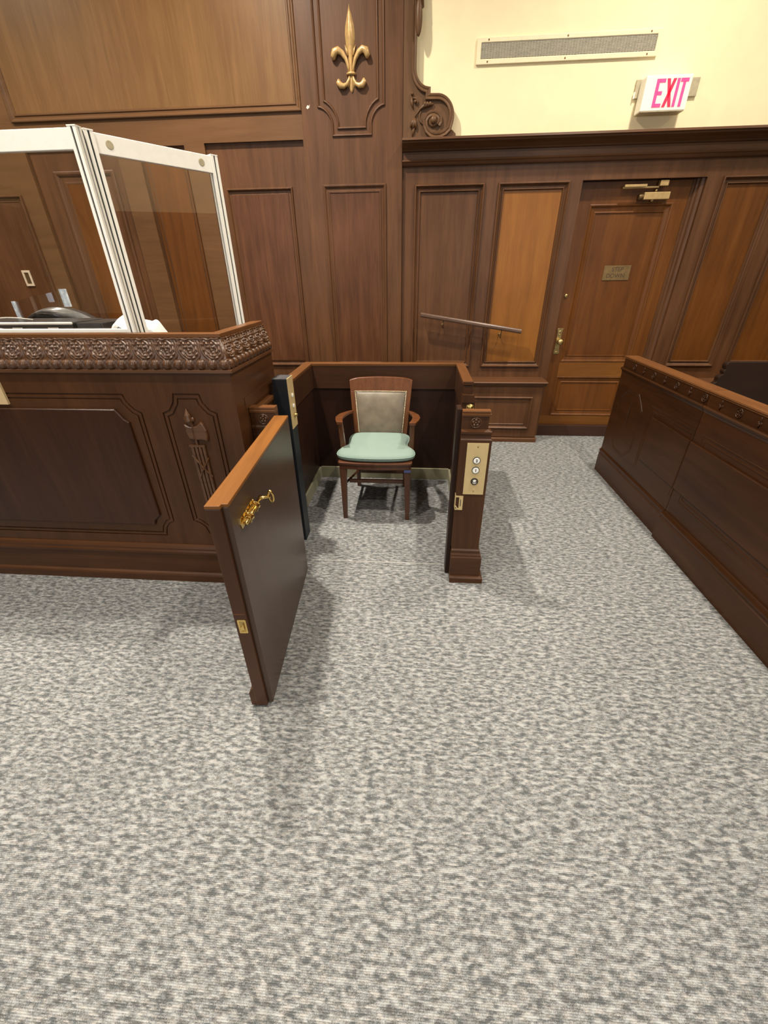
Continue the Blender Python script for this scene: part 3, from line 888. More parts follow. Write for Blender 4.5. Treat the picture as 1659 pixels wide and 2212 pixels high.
# cables
for k, (a, c, e) in enumerate((((-2.20, 2.16, 1.358), (-2.12, 2.15, 1.385), (-2.00, 2.2, 1.358)), ((-2.25, 2.12, 1.2485), (-2.13, 2.12, 1.40), (-2.02, 2.13, 1.2485)))):
    path = [Vector(a).lerp(Vector(c), t).lerp(Vector(c).lerp(Vector(e), t), t) for t in [i / 10 for i in range(11)]]
    tag(MB().tube(path, .003, 6).build('cable', M['cable'], smooth=True, loc=a), ('pale cable looping over the case top at left edge', 'pale cable lying in front of the case at left edge')[k], 'cable', 'cables on the bench')
sw = thing('light_switch', 'ivory framed light switch on dark panelling seen through the left screen', 'switch', (-3.855, YF, 1.54))
MB().prism(rect(-3.898, 1.472, -3.815, 1.607), WALL(YF), 0.002, .012, [rect(-3.880, 1.492, -3.833, 1.587)]).build('cover_plate', M['ivory'], sw, bevel=.002)
MB().box(-3.881, -3.832, YF - .006, YF - .001, 1.491, 1.588).build('switch_body', M['closerdark'], sw)

# ================================================================== ornaments on the pilaster and wall
og = thing('fleur_de_lis', 'gilded carved fleur-de-lis on the pilaster', 'ornament', (-0.568, YP, 2.76))
XO = -0.566
def blade(pts_w, d, nz=18):
    """ridge-backed leaf: [(z, half width)] profile, pointed at both ends"""
    def fn(s, t):
        k = t * (len(pts_w) - 1); i = min(int(k), len(pts_w) - 2); f = k - i
        z = pts_w[i][0] * (1 - f) + pts_w[i + 1][0] * f
        wd = pts_w[i][1] * (1 - f) + pts_w[i + 1][1] * f
        q = (s - .5) * 2
        h = d * (wd / .04) ** .6 * (1 - abs(q) ** 1.6) + .002
        return (XO + q * wd, YP - h, z)
    return fn
bl = [(3.218, .001), (3.185, .010), (3.15, .021), (3.11, .032), (3.075, .037), (3.04, .036), (3.00, .029), (2.96, .022), (2.92, .0175), (2.88, .016), (2.862, .016)]
MB().grid(blade(bl, .030), 16, 40).build('centre_blade', M['gold'], og, smooth=True)
lb = [(2.862, .012), (2.84, .014), (2.81, .019), (2.785, .020), (2.765, .013), (2.752, .001)]
MB().grid(blade(lb, .022), 14, 24).build('foot_point', M['gold'], og, smooth=True)
for s in (-1, 1):
    up = [(XO + s * .016, YP - .010, 2.862), (XO + s * .020, YP - .014, 2.895), (XO + s * .036, YP - .018, 2.935), (XO + s * .062, YP - .022, 2.966), (XO + s * .092, YP - .024, 2.982), (XO + s * .118, YP - .024, 2.972), (XO + s * .128, YP - .022, 2.95), (XO + s * .122, YP - .018, 2.932)]
    MB().tube(up, [.009, .010, .013, .017, .021, .024, .022, .010], 12).build('side_petal', M['gold'], og, smooth=True)
    sp = [(XO + s * .020, YP - .008, 2.955), (XO + s * .030, YP - .012, 2.985), (XO + s * .040, YP - .006, 3.012)]
    MB().tube(sp, [.008, .007, .001], 8).build('side_spur', M['gold'], og, smooth=True)
    lo = [(XO + s * .012, YP - .010, 2.848), (XO + s * .018, YP - .014, 2.825), (XO + s * .034, YP - .017, 2.800), (XO + s * .058, YP - .019, 2.788), (XO + s * .084, YP - .020, 2.792), (XO + s * .100, YP - .020, 2.812), (XO + s * .094, YP - .018, 2.826)]
    MB().tube(lo, [.007, .009, .012, .016, .020, .019, .009], 12).build('foot_scroll', M['gold'], og, smooth=True)
    fs = [(XO + s * .014, YP - .008, 2.825), (XO + s * .022, YP - .012, 2.80), (XO + s * .032, YP - .004, 2.778)]
    MB().tube(fs, [.005, .007, .001], 8).build('foot_spur', M['gold'], og, smooth=True)
MB().tube([(XO - .031, YP - .004, 2.857), (XO - .018, YP - .020, 2.857), (XO, YP - .025, 2.857), (XO + .018, YP - .020, 2.857), (XO + .031, YP - .004, 2.857)], .0085, 10).build('collar', M['gold'], og, smooth=True)
tag(MB().prism([(-.935, 2.68), (-.925, 2.695), (-.912, 2.69), (-.905, 2.70), (-.91, 2.68), (-.925, 2.672)], WALL(YP), 0, .0015).build('plaster_chip', M['putty'], loc=(-.92, YP, 2.685)), 'tiny pale chip stuck on the pilaster left of the moulded panel', 'chip')

# scrolled bracket standing on the cornice
YS = 4.40
br = thing('scroll_bracket', 'carved wooden scroll bracket standing on the cornice beside the pilaster', 'bracket', (-0.05, 4.36, 2.462))
edge = [(-0.172, 2.462), (0.250, 2.462), (0.250, 2.495), (0.222, 2.518)] + arc(0.098, 2.596, 0.128, -32, 97, 16) + [(0.030, 2.722), (0.030, 2.758)] + \
       arc(0.030, 2.872, 0.114, 268, 182, 10) + [(-0.084, 2.90), (-0.084, 3.02), (-0.080, 3.04), (-0.072, 3.30), (-0.172, 3.30)]
WS = WALL(YS)
bb = MB().prism(edge, WS, 0.0, 0.042)
bb.build('back_board', M['bracket'], br)
# raised rim following the silhouette down into the volute
rim = [(-0.091, 3.30), (-0.091, 2.90)] + arc(0.030, 2.872, 0.121, 178, 262, 10) + [(0.021, 2.751), (0.021, 2.714)] + arc(0.094, 2.596, 0.116, 92, -30, 14)[:-1]
spiral = [(0.194, 2.525), (0.165, 2.502), (0.128, 2.489), (0.088, 2.487), (0.050, 2.497), (0.022, 2.519), (0.007, 2.548), (0.006, 2.578),
          (0.021, 2.602), (0.046, 2.616), (0.075, 2.618), (0.102, 2.608), (0.118, 2.590), (0.120, 2.568), (0.108, 2.549)]
line = rim + spiral
rb = MB()
rb.frame(line, [(-.019, .040), (-.019, .058), (-.015, .062), (-.006, .060), (0, .056), (.006, .060), (.015, .062), (.019, .058), (.019, .040)], WS, closed=False)
rb.build('raised_rim', M['bracket'], br)
MB().ball((0.070, YS - .058, 2.578), .026, .022, .026, 18, 10).lathe([(.042, .0), (.042, -.012), (.030, -.016)], (0.070, YS - .040, 2.578), 'Y', 24).build('volute_eye', M['bracket'], br, smooth=True)
lf = MB()
# bell flower and stem
lf.tube([(0.070, YS - .052, 2.672), (0.030, YS - .056, 2.668), (-.005, YS - .054, 2.664), (-.035, YS - .050, 2.648), (-.062, YS - .048, 2.620), (-.075, YS - .048, 2.600)], [.004, .012, .014, .008, .005, .004], 8)
for x in (-.002, .018, .040):
    lf.ball((x, YS - .060, 2.672), .011, .012, .013)
for k, (dx, dz) in enumerate(((-.030, -.052), (-.010, -.064), (.014, -.062))):
    lf.tube([(-.080, YS - .050, 2.592), (-.080 + dx * .5, YS - .058, 2.592 + dz * .5), (-.080 + dx, YS - .052, 2.592 + dz)], [.010, .013, .006], 8)
lf.tube([(-.082, YS - .046, 2.55), (-.088, YS - .048, 2.515), (-.096, YS - .044, 2.480)], [.012, .012, .001], 8)
lf.tube([(-.028, YS - .046, 2.638), (-.042, YS - .048, 2.612), (-.034, YS - .050, 2.575), (-.015, YS - .048, 2.556), (-.005, YS - .046, 2.575)], [.004, .005, .007, .006, .003], 8)
# small curled leaf above
lf.ball((-.100, YS - .050, 2.735), .011)
lf.tube([(-.105, YS - .046, 2.712), (-.102, YS - .050, 2.680), (-.090, YS - .048, 2.648)], [.010, .010, .004], 8)
lf.tube([(-.095, YS - .046, 2.712), (-.070, YS - .050, 2.708), (-.056, YS - .050, 2.688), (-.062, YS - .050, 2.668)], [.006, .007, .007, .004], 8)
lf.ball((-.076, YS - .050, 2.690), .011)
lf.build('leaf_carving', M['bracket'], br, smooth=True)
MB().ball((-0.062, YS - .075, 3.125), .026, .022, .098, 16, 12).tube([(-.060, YS - .05, 3.30), (-.055, YS - .055, 3.18)], [.03, .03], 10).build('hanging_drop', M['bracket'], br, smooth=True)

# ventilation grille
YV = YF + .02
ve = thing('air_vent', 'long narrow wall vent with grey grille high on the cream wall', 'vent', (1.02, YV, 2.96))
MB().prism(rect(0.372, 2.889, 1.672, 3.031), WALL(YV), 0, .014, [rect(0.403, 2.919, 1.650, 3.004)]).build('frame', M['vent'], ve, bevel=.003)
MB().box(0.404, 1.649, YV - .003, YV, 2.920, 3.003).build('backing', M['grilledark'], ve)
gr = MB()
for k in range(12):
    z = 2.9235 + k * .0069
    gr.box(0.403, 1.650, YV - .010, YV - .002, z, z + .0042)
for k in range(60):
    x = 0.42 + k * 1.215 / 59
    gr.box(x, x + .0035, YV - .009, YV - .002, 2.920, 3.003)
gr.build('grille', M['grille'], ve)
for x in (0.455, 1.02, 1.60):
    for z in (2.903, 3.018):
        MB().lathe([(0, -.0165), (.005, -.016), (.006, -.014)], (x, YV, z), 'Y', 10).build('screw', M['closerdark'], ve)

# exit sign
ex = thing('exit_sign', 'white lit EXIT sign with red letters above the door', 'sign', (1.76, YV, 2.66))
MB().box(1.600, 1.921, 4.290, 4.392, 2.568, 2.760).build('housing', M['signface'], ex, bevel=.004)
MB().box(1.605, 1.916, 4.292, 4.39, 2.5635, 2.569).build('bottom_edge', M['steelplate'], ex)
MB().box(1.570, 2.022, 4.392, 4.4075, 2.666, 2.770).build('mounting_plate', M['steelplate'], ex, bevel=.002)
MB().box(1.566, 1.574, 4.385, 4.40, 2.664, 2.700).build('hinge_clip', M['signface'], ex)
WE = WALL(4.290)
def letter(polys, name, mat='signpink'):
    m = MB()
    for q in polys: m.prism(q, WE, .0005, .0025)
    return m.build(name, M[mat], ex)
z0, z1, sw_ = 2.587, 2.740, .020
x = 1.676
letter([rect(x, z0, x + .022, z1), rect(x + .020, z1 - sw_, x + .062, z1), rect(x + .020, z0, x + .062, z0 + sw_), rect(x + .020, (z0 + z1) / 2 - .010, x + .052, (z0 + z1) / 2 + .010)], 'letter')
x = 1.746
letter([[(x, z0), (x + .022, z0), (x + .066, z1), (x + .044, z1)], [(x + .044, z0), (x + .066, z0), (x + .022, z1), (x, z1)]], 'letter', 'signred')
x = 1.818
letter([rect(x, z0, x + .020, z1)], 'letter')
x = 1.843
letter([rect(x, z1 - sw_, x + .056, z1), rect(x + .018, z0, x + .038, z1 - sw_ + .002)], 'letter')

# door sign
ds = thing('door_sign', 'bronze STEP DOWN plate on the door', 'sign', (1.78, YD + .013, 1.525))
WD2 = WALL(YD + .013)
MB().prism(rect(1.665, 1.466, 1.898, 1.582), WD2, .0003, .005).build('plate', M['bronze'], ds, bevel=.001)
tm = MB()
text_mesh(tm, 'STEP', .046, WD2, 1.784, 1.550, .0056, sx=1.05)
text_mesh(tm, 'DOWN', .046, WD2, 1.776, 1.500, .0056, sx=1.05)
tm.build('lettering', M['bronzedark'], ds)

# sloping handrail
hr = thing('handrail', 'short sloping wooden handrail on the wall panels left of the door', 'handrail', (0.49, 4.30, 1.13))
a0, a1 = Vector((0.015, 4.30, 1.203)), Vector((0.968, 4.30, 1.055))
dv = (a1 - a0).normalized(); nv = Vector((-dv.z, 0, dv.x)).normalized()
prf = [(-.017, -.020), (.017, -.020), (.024, -.008), (.024, .008), (.015, .019), (-.015, .019), (-.024, .008), (-.024, -.008)]
m = MB()
A = [m.v(a0 + Vector((0, p[0], 0)) + nv * p[1]) for p in prf]
B = [m.v(a1 + Vector((0, p[0], 0)) + nv * p[1]) for p in prf]
for i in range(8):
    m.face([A[i], A[(i + 1) % 8], B[(i + 1) % 8], B[i]])
m.face(A); m.face(B)
m.build('rail', M['handrail'], hr, bevel=.003)
for x, z in ((0.232, 1.150), (0.786, 1.063)):
    m = MB()
    m.tube([(x, 4.30, z), (x, 4.305, z - .035), (x, 4.325, z - .068), (x, 4.355, z - .066), (x, 4.392, z - .045)], [.005, .0045, .0045, .0045, .006], 8)
    m.lathe([(.012, 0), (.012, -.003), (.007, -.005)], (x, 4.398, z - .045), 'Y', 14)
    m.build('bracket', M['closerdark'], hr, smooth=True)

# ================================================================== the witness lift: walls, tower, posts, gate
ws = thing('witness_stand', 'dark lined witness stand with low wooden walls around the armchair', 'stand', (-0.26, 3.25, 0))
def xcap(x0, x1, y0, y1, name, mat):
    MB().box(x0, x1, y0, y1, 0.937, 0.957).build(name, mat, ws, bevel=.003)
# back wall
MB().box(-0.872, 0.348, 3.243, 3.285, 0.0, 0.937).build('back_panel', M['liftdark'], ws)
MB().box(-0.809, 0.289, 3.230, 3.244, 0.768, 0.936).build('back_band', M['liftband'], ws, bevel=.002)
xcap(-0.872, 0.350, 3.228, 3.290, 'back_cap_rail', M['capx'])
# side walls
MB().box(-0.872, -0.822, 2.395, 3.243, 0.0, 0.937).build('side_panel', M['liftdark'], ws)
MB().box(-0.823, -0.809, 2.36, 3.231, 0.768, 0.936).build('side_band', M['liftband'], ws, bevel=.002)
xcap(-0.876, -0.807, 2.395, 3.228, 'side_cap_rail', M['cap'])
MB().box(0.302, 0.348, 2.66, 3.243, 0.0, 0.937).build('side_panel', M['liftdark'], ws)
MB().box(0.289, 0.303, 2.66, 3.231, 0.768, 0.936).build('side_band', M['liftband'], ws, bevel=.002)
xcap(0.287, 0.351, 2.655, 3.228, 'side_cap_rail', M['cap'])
# stepped end of the right wall
e = MB()
e.box(0.292, 0.352, 2.648, 2.66, 0.86, 0.930)
e.run([(0.290, 0.957), (0.353, 0.957), (0.353, 0.945), (0.350, 0.937), (0.290, 0.937)], 'Y', 2.640, 2.66)
e.run([(0.288, 0.880), (0.357, 0.880), (0.363, 0.872), (0.366, 0.862), (0.366, 0.850), (0.370, 0.842), (0.372, 0.828), (0.288, 0.828)], 'Y', 2.628, 2.70)
e.box(0.288, 0.372, 2.640, 2.70, 0.0, 0.828)
e.build('wall_end', M['bench'], ws, bevel=.003)
MB().lathe([(.026, 0), (.026, -.004), (.022, -.006), (.018, -.004), (.016, -.010), (.008, -.014), (0, -.014)], (0.342, 2.640, 0.797), 'Y', 20).build('brass_rosette', M['brass'], ws, smooth=True)
MB().box(0.300, 0.350, 1.952, 2.64, 0.0, 0.745).build('front_side_panel', M['liftdark'], ws)
# kick strip around the floor
ks = MB()
ks.box(-0.809, 0.289, 3.228, 3.2425, 0.002, 0.100)
ks.box(-0.8215, -0.806, 2.40, 3.228, 0.002, 0.100)
ks.box(0.286, 0.3015, 2.55, 3.228, 0.002, 0.100)
ks.build('kick_strip', M['kick'], ws, bevel=.0015)

# black drive tower with its brass controls
tw = thing('lift_tower', 'narrow black metal lift tower between bench and witness stand', 'tower', (-0.75, 2.30, 0))
MB().box(-0.792, -0.710, 2.245, 2.350, 0.0, 1.050).build('housing', M['black'], tw, bevel=.002)
MB().box(-0.793, -0.709, 2.244, 2.350, 1.050, 1.056).build('top_plate', M['blacktop'], tw, bevel=.001)
cp = MB().box(-0.710, -0.705, 2.246, 2.346, 0.772, 1.056).build('control_plate', M['brassplate'], tw, bevel=.001)
for z in (0.955, 0.895):
    MB().lathe([(.013, .0), (.013, .004), (.010, .006), (0, .006)], (-0.705, 2.298, z), 'X', 18).build('button', M['button'], cp, smooth=True)
MB().lathe([(.013, 0), (.013, .006), (.008, .010), (.008, .018), (0, .018)], (-0.705, 2.300, 0.842), 'X', 16).build('key_switch', M['oldbrass'], cp, smooth=True)

def rosette(mb, fn, u, v, r):
    """five petalled flower inside a ring"""
    n = 28
    ring = [(u + r * math.cos(2 * PI * i / n), v + r * math.sin(2 * PI * i / n)) for i in range(n)]
    mb.frame(ring, [(-.1 * r, -.0005), (-.05 * r, .10 * r + .002), (.05 * r, .10 * r + .002), (.12 * r, -.0005)], fn)
    for k in range(5):
        a = PI / 2 + 2 * PI * k / 5
        cx, cy = u + .56 * r * math.cos(a), v + .56 * r * math.sin(a)
        def pf(s, t, cx=cx, cy=cy, a=a):
            q = math.sqrt(t) ; an = 2 * PI * s
            lx, ly = .34 * r * q * math.cos(an), .30 * r * q * math.sin(an)
            X = cx + lx * math.cos(a) - ly * math.sin(a); Y = cy + lx * math.sin(a) + ly * math.cos(a)
            return fn(X, Y, .30 * r * math.sqrt(max(0, 1 - t)) * (.75 + .5 * q * abs(math.sin(an))) - .0003)
        mb.grid(pf, 12, 5)
    def cf(s, t):
        an = 2 * PI * s; q = math.sin(t * PI / 2)
        return fn(u + .20 * r * q * math.cos(an), v + .20 * r * q * math.sin(an), .26 * r * math.cos(t * PI / 2) + .0005)
    mb.grid(cf, 12, 5)
    return mb

def newel(name, label, x0, x1, mirror):
    """short panelled post; profile steps in x and y together"""
    o = thing(name, label, 'post', ((x0 + x1) / 2, 1.925, 0), group=None)
    ya, yb = (1.930, 1.982) if mirror else (1.900, 1.950)
    gy = .3 if mirror else 1.0
    def ringbox(mb, prof):
        # prof = [(outset, z)] from bottom to top
        rings = [[mb.v((x0, ya - g * gy, z)), mb.v((x1 + (0 if mirror else g), ya - g * gy, z)), mb.v((x1 + (0 if mirror else g), yb, z)), mb.v((x0, yb, z))] for g, z in prof]
        for A, B in zip(rings, rings[1:]):
            for k in range(4): mb.face([A[k], A[(k + 1) % 4], B[(k + 1) % 4], B[k]])
        mb.face(rings[0]); mb.face(rings[-1])
        return mb
    xs = x1 - .033 if not mirror else x1
    ringbox(MB(), [(.0, .185), (.0, .842)]).build('shaft', M['bench'], o, bevel=.002)
    ringbox(MB(), [(.036, 0), (.036, .032), (.028, .040), (.020, .042), (.020, .165), (.015, .172), (.015, .180), (.008, .190), (.008, .206), (.0, .214)]).build('base', M['benchx'], o)
    ringbox(MB(), [(-.004, .838), (.000, .840), (.000, .850), (-.006, .856), (-.008, .872), (-.003, .880), (-.003, .890), (-.022, .898)]).build('neck_moulding', M['benchx'], o)
    ringbox(MB(), [(-.022, .896), (-.022, .962)]).build('head', M['bench'], o, bevel=.001)
    ringbox(MB(), [(-.022, .960), (-.016, .962), (-.014, .972), (-.020, .975), (-.020, .979), (-.016, .982), (-.018, .988)]).build('post_cap', M['capx'], o)
    m = MB()
    rosette(m, WALL(ya + .022 * gy), (x0 + x1) / 2 - .008 * (0 if mirror else 1), .930, .024)
    m.build('rosette', M['carved'], o, smooth=True)
    return o
npR = newel('newel_post', 'square newel post right of the gate opening carrying the brass button plate', 0.218, 0.367, False)
MB().box(0.196, 0.219, 1.948, 2.028, 0.002, 0.986).build('gate_stop', M['liftdark'], npR, bevel=.002)
WP = WALL(1.900)
cp = MB().prism([(0.251, 0.559), (0.354, 0.559), (0.354, 0.837), (0.251, 0.837)], WP, .0003, .004).build('control_plate', M['brassplate'], npR, bevel=.001)
for z, ch_, col in ((0.748, '2', 'button'), (0.696, '1', 'button')):
    MB().lathe([(.0185, 0), (.0185, -.004), (.0160, -.005), (.0155, -.003)], (0.303, 1.896, z), 'Y', 24).build('button_ring', M['ink'], cp)
    m = MB().lathe([(.0155, 0), (.0155, -.0055), (.013, -.0065), (0, -.0065)], (0.303, 1.896, z), 'Y', 24)
    m.build('button', M['button'], cp)
    m = MB()
    text_mesh(m, ch_, .0195, WALL(1.8892), 0.303, z, .0002, bold=.0008)
    m.build('numeral', M['ink'], cp)
MB().lathe([(.0185, 0), (.0185, -.005), (.0135, -.006), (.013, -.004)], (0.303, 1.896, 0.634), 'Y', 24).build('button_ring', M['slot'], cp)
MB().lathe([(.0135, 0), (.0135, -.007), (.009, -.013), (0, -.014)], (0.303, 1.896, 0.634), 'Y', 24).build('key_switch', M['chrome'], cp, smooth=True)
for z in (0.818, 0.578):
    MB().lathe([(.004, 0), (.004, -.001), (0, -.0015)], (0.303, 1.896, z), 'Y', 10).build('screw', M['oldbrass'], cp)
sk = MB()
sk.prism(rect(0.2175, 0.465, 0.256, 0.548), WP, .0003, .003, [rect(0.219, 0.473, 0.236, 0.540)])
sk.box(0.2165, 0.2185, 1.90, 1.935, 0.465, 0.548)
sk.tube([(0.219, 1.897, 0.49), (0.226, 1.895, 0.478), (0.236, 1.8965, 0.470)], .003, 6)
sk.build('strike_plate', M['brassplate'], npR)
MB().box(0.242, 0.246, 1.8965, 1.8968, 0.487, 0.527).build('strike_slot', M['ink'], npR)
npL = newel('newel_post', 'square newel post left of the gate opening, half hidden behind the open gate', -0.817, -0.690, True)
MB().run([(-0.817, 0.972), (-0.799, 0.972), (-0.793, 0.965), (-0.793, 0.952), (-0.799, 0.940), (-0.817, 0.940)], 'Y', 1.982, 2.240).build('cap_rail', M['cap'], npL)
MB().box(-0.817, -0.805, 1.982, 2.240, 0.0, 0.94).build('return_panel', M['bench'], npL)

# the open gate; local x runs from the hinge to the free end, y is the thickness
gt = thing('gate', 'open wooden gate swung towards the viewer, bright oak top edge', 'gate', (-0.622, 1.925, 0), math.atan2(-0.90, 0.066))
gt['local'] = 1
GL, GT = 0.905, 0.066
m = MB()
m.box(0.008, GL, -GT, -.020, 0.012, 0.944)
m.build('core_panel', M['gateend'], gt, bevel=.002)
MB().box(0.006, GL - .013, -.0205, 0.0, 0.016, 0.944).build('inner_lining', M['gateface'], gt, bevel=.002)
MB().prism([(.006, -GT - .001), (GL, -GT - .001), (GL, -.020), (GL - .006, -.0185), (GL - .013, -.018), (GL - .013, .001), (.006, .001)], lambda u, v, d: (u, v, d), 0.944, 0.9555).build('top_edge', M['gatecap'], gt, bevel=.0015)
MB().run([(-GT, .012), (-GT - .020, .012), (-GT - .020, .085), (-GT - .014, .092), (-GT - .010, .105), (-GT - .003, .112), (-GT, .118)], 'X', 0.02, GL - .002).build('base_moulding', M['benchx'], gt)
# barrel bolt on the inner face
bt = MB().box(0.690, 0.828, 0.0, .004, 0.826, 0.866)
bt.prism([(0.828, .826), (0.836, .846), (0.828, .866)], lambda u, v, d: (u, d, v), 0.0, .004)
bt = bt.build('barrel_bolt', M['brass'], gt, bevel=.001)
for x in (0.792, 0.716):
    MB().lathe([(.0085, -.016), (.0145, -.016), (.0155, -.013), (.0135, -.010), (.0135, .010), (.0155, .013), (.0145, .016), (.0085, .016)], (x, .016, .846), 'X', 18).box(x - .014, x + .014, 0.003, .010, .832, .860).build('keeper', M['brass'], bt)
    MB().ball((x, .016, .864), .006).lathe([(.004, 0), (.004, .010), (.006, .013), (0, .016)], (x, .012, .862), 'Z', 10).build('finial', M['brass'], bt, smooth=True)
MB().tube([(0.826, .016, .846), (0.640, .016, .846)], .0078, 14).build('rod', M['brass'], bt, smooth=True)
kn = MB().tube([(0.655, .016, .846), (0.645, .030, .846), (0.636, .052, .844)], [.008, .006, .005], 10)
kn.tube([(0.634 + .004 * math.sin(2 * PI * i / 20), .052 + .008 * math.cos(2 * PI * i / 20), .844 + .024 * math.sin(2 * PI * i / 20)) for i in range(20)], .0042, 8, closed=True)
kn.build('ring_pull', M['brass'], bt, smooth=True)
# slam latch let into the free end
sl = MB().prism([(-.053, .430), (-.028, .430), (-.025, .433), (-.025, .492), (-.028, .495), (-.053, .495), (-.056, .492), (-.056, .433)], lambda u, v, d: (GL + d, u, v), -.001, .0025, [rect(-.049, .438, -.032, .487)])
sl = sl.build('latch_plate', M['brass'], gt)
MB().prism(rect(-.049, .438, -.032, .487), lambda u, v, d: (GL + d, u, v), .0004, .0008).build('latch_pocket', M['oldbrass'], sl)
MB().prism([(-.047, .445), (-.034, .452), (-.034, .480), (-.040, .470), (-.047, .462)], lambda u, v, d: (GL + d, u, v), .0008, .008).build('latch_tongue', M['brass'], sl)
MB().prism(rect(-.064, .518, -.022, .522), lambda u, v, d: (GL + d, u, v), -.001, .0008).build('edge_nick', M['capx'], gt)

# ================================================================== armchair in the stand
CX = -0.268
ac = thing('armchair', 'wooden armchair with grey leather back standing in the witness stand', 'chair', (CX, 2.80, 0))
def leg(path, w0, w1, name='leg', mat='chairdark'):
    mb = MB()
    n = len(path); rings = []
    for i, q in enumerate(path):
        w = w0 + (w1 - w0) * i / (n - 1)
        rings.append([mb.v((q[0] + a * w / 2, q[1] + b_ * w / 2, q[2])) for a, b_ in ((-1, -1), (1, -1), (1, 1), (-1, 1))])
    for A, B in zip(rings, rings[1:]):
        for k in range(4): mb.face([A[k], A[(k + 1) % 4], B[(k + 1) % 4], B[k]])
    mb.face(rings[0]); mb.face(rings[-1])
    return mb.build(name, M[mat], ac, bevel=.003)
for s in (-1, 1):
    leg([(CX + s * .225, 2.555, 0.0), (CX + s * .222, 2.556, .25), (CX + s * .218, 2.558, .43)], .029, .048)
    leg([(CX + s * .192, 3.085, 0.0), (CX + s * .190, 3.055, .22), (CX + s * .190, 3.035, .43)], .030, .036)
# seat rails bow outwards at the front
sr = MB()
top = [(-.245, 2.55), (-.235, 2.532), (-.12, 2.520), (0, 2.516), (.12, 2.520), (.235, 2.532), (.245, 2.55), (.220, 3.04), (-.220, 3.04)]
sr.prism([(CX + a, b_) for a, b_ in top], lambda u, v, d: (u, v, d), .398, .432)
sr.build('seat_frame', M['chairdark'], ac, bevel=.004)
top2 = [(CX + a * 1.03, b_ - (.008 if b_ < 2.6 else 0)) for a, b_ in top]
MB().prism(top2, lambda u, v, d: (u, v, d), .432, .449).build('seat_board', M['chairdark'], ac, bevel=.004)
# stretchers
MB().box(CX - .19, CX + .19, 2.600, 2.618, .262, .288).build('stretcher', M['chairdark'], ac, bevel=.003)
MB().box(CX - .18, CX + .18, 3.040, 3.058, .135, .160).build('stretcher', M['chairdark'], ac, bevel=.003)
for s in (-1, 1):
    MB().tube([(CX + s * .214, 2.565, .272), (CX + s * .192, 3.05, .150)], .012, 4).build('stretcher', M['chairdark'], ac, bevel=.002)
# back: posts rake outwards and backwards, curved top rail
def back_pt(u, z):
    k = (z - .43) / .45
    return (CX + u, 3.035 + .045 * k + .045 * k * k - .18 * u * u * 0.6, z)
def half(z):
    return .198 + (.236 - .198) * ((z - .43) / .45)
def board(u0f, u1f, z0f, z1f, d0, d1, name, mat, nu=14, nz=10, smooth=False, par=None, dome=0.0, bevel=0.0):
    def f(off, do):
        def g(s, t):
            u0, u1 = u0f, u1f
            zt = z0f(s) + (z1f(s) - z0f(s)) * t
            ua, ub = u0(zt), u1(zt)
            u = ua + (ub - ua) * s
            q = back_pt(u, zt)
            hh = do * ((1 - abs(2 * s - 1) ** 5) * (1 - abs(2 * t - 1) ** 5)) if do else 0
            return (q[0], q[1] - off - hh, q[2])
        return g
    mb = MB()
    F, Bk = f(d1, dome), f(d0, 0)
    mb.grid(F, nu, nz); mb.grid(Bk, nu, nz)
    mb.grid(lambda s, t: tuple(Vector(F(0, s)).lerp(Vector(Bk(0, s)), t)), nz, 1)
    mb.grid(lambda s, t: tuple(Vector(F(1, s)).lerp(Vector(Bk(1, s)), t)), nz, 1)
    mb.grid(lambda s, t: tuple(Vector(F(s, 0)).lerp(Vector(Bk(s, 0)), t)), nu, 1)
    mb.grid(lambda s, t: tuple(Vector(F(s, 1)).lerp(Vector(Bk(s, 1)), t)), nu, 1)
    return mb.build(name, M[mat], par or ac, smooth=smooth, bevel=bevel)
crest = lambda s: .872 + .012 * (1 - (2 * s - 1) ** 2) - .010 * abs(2 * s - 1) ** 9
panel_top = lambda s: .786
board(lambda z: -half(z), lambda z: half(z), lambda s: .783, crest, -.012, .012, 'crest_rail', 'chair', 18, 5, bevel=.003)
board(lambda z: -half(z), lambda z: -half(z) + .036, lambda s: .40, lambda s: .785, -.012, .012, 'back_post', 'chair', 4, 12, bevel=.003)
board(lambda z: half(z) - .036, lambda z: half(z), lambda s: .40, lambda s: .785, -.012, .012, 'back_post', 'chair', 4, 12, bevel=.003)
board(lambda z: -half(z) + .034, lambda z: half(z) - .034, lambda s: .44, lambda s: .785, -.008, .010, 'back_pad', 'leather', 22, 18, smooth=True, dome=.020)
nl = MB()
def nail(u, z):
    q = back_pt(u, z)
    nl.ball((q[0], q[1] - .0145, q[2]), .0042, .003, .0042, 8, 4)
hz = half(.786) - .036
for k in range(43):
    nail(-hz + 2 * hz * k / 42, .786)
for k in range(1, 31):
    z = .786 - .0098 * k
    nail(-half(z) + .037, z); nail(half(z) - .037, z)
nl.build('nailhead_trim', M['nail'], ac, smooth=True)
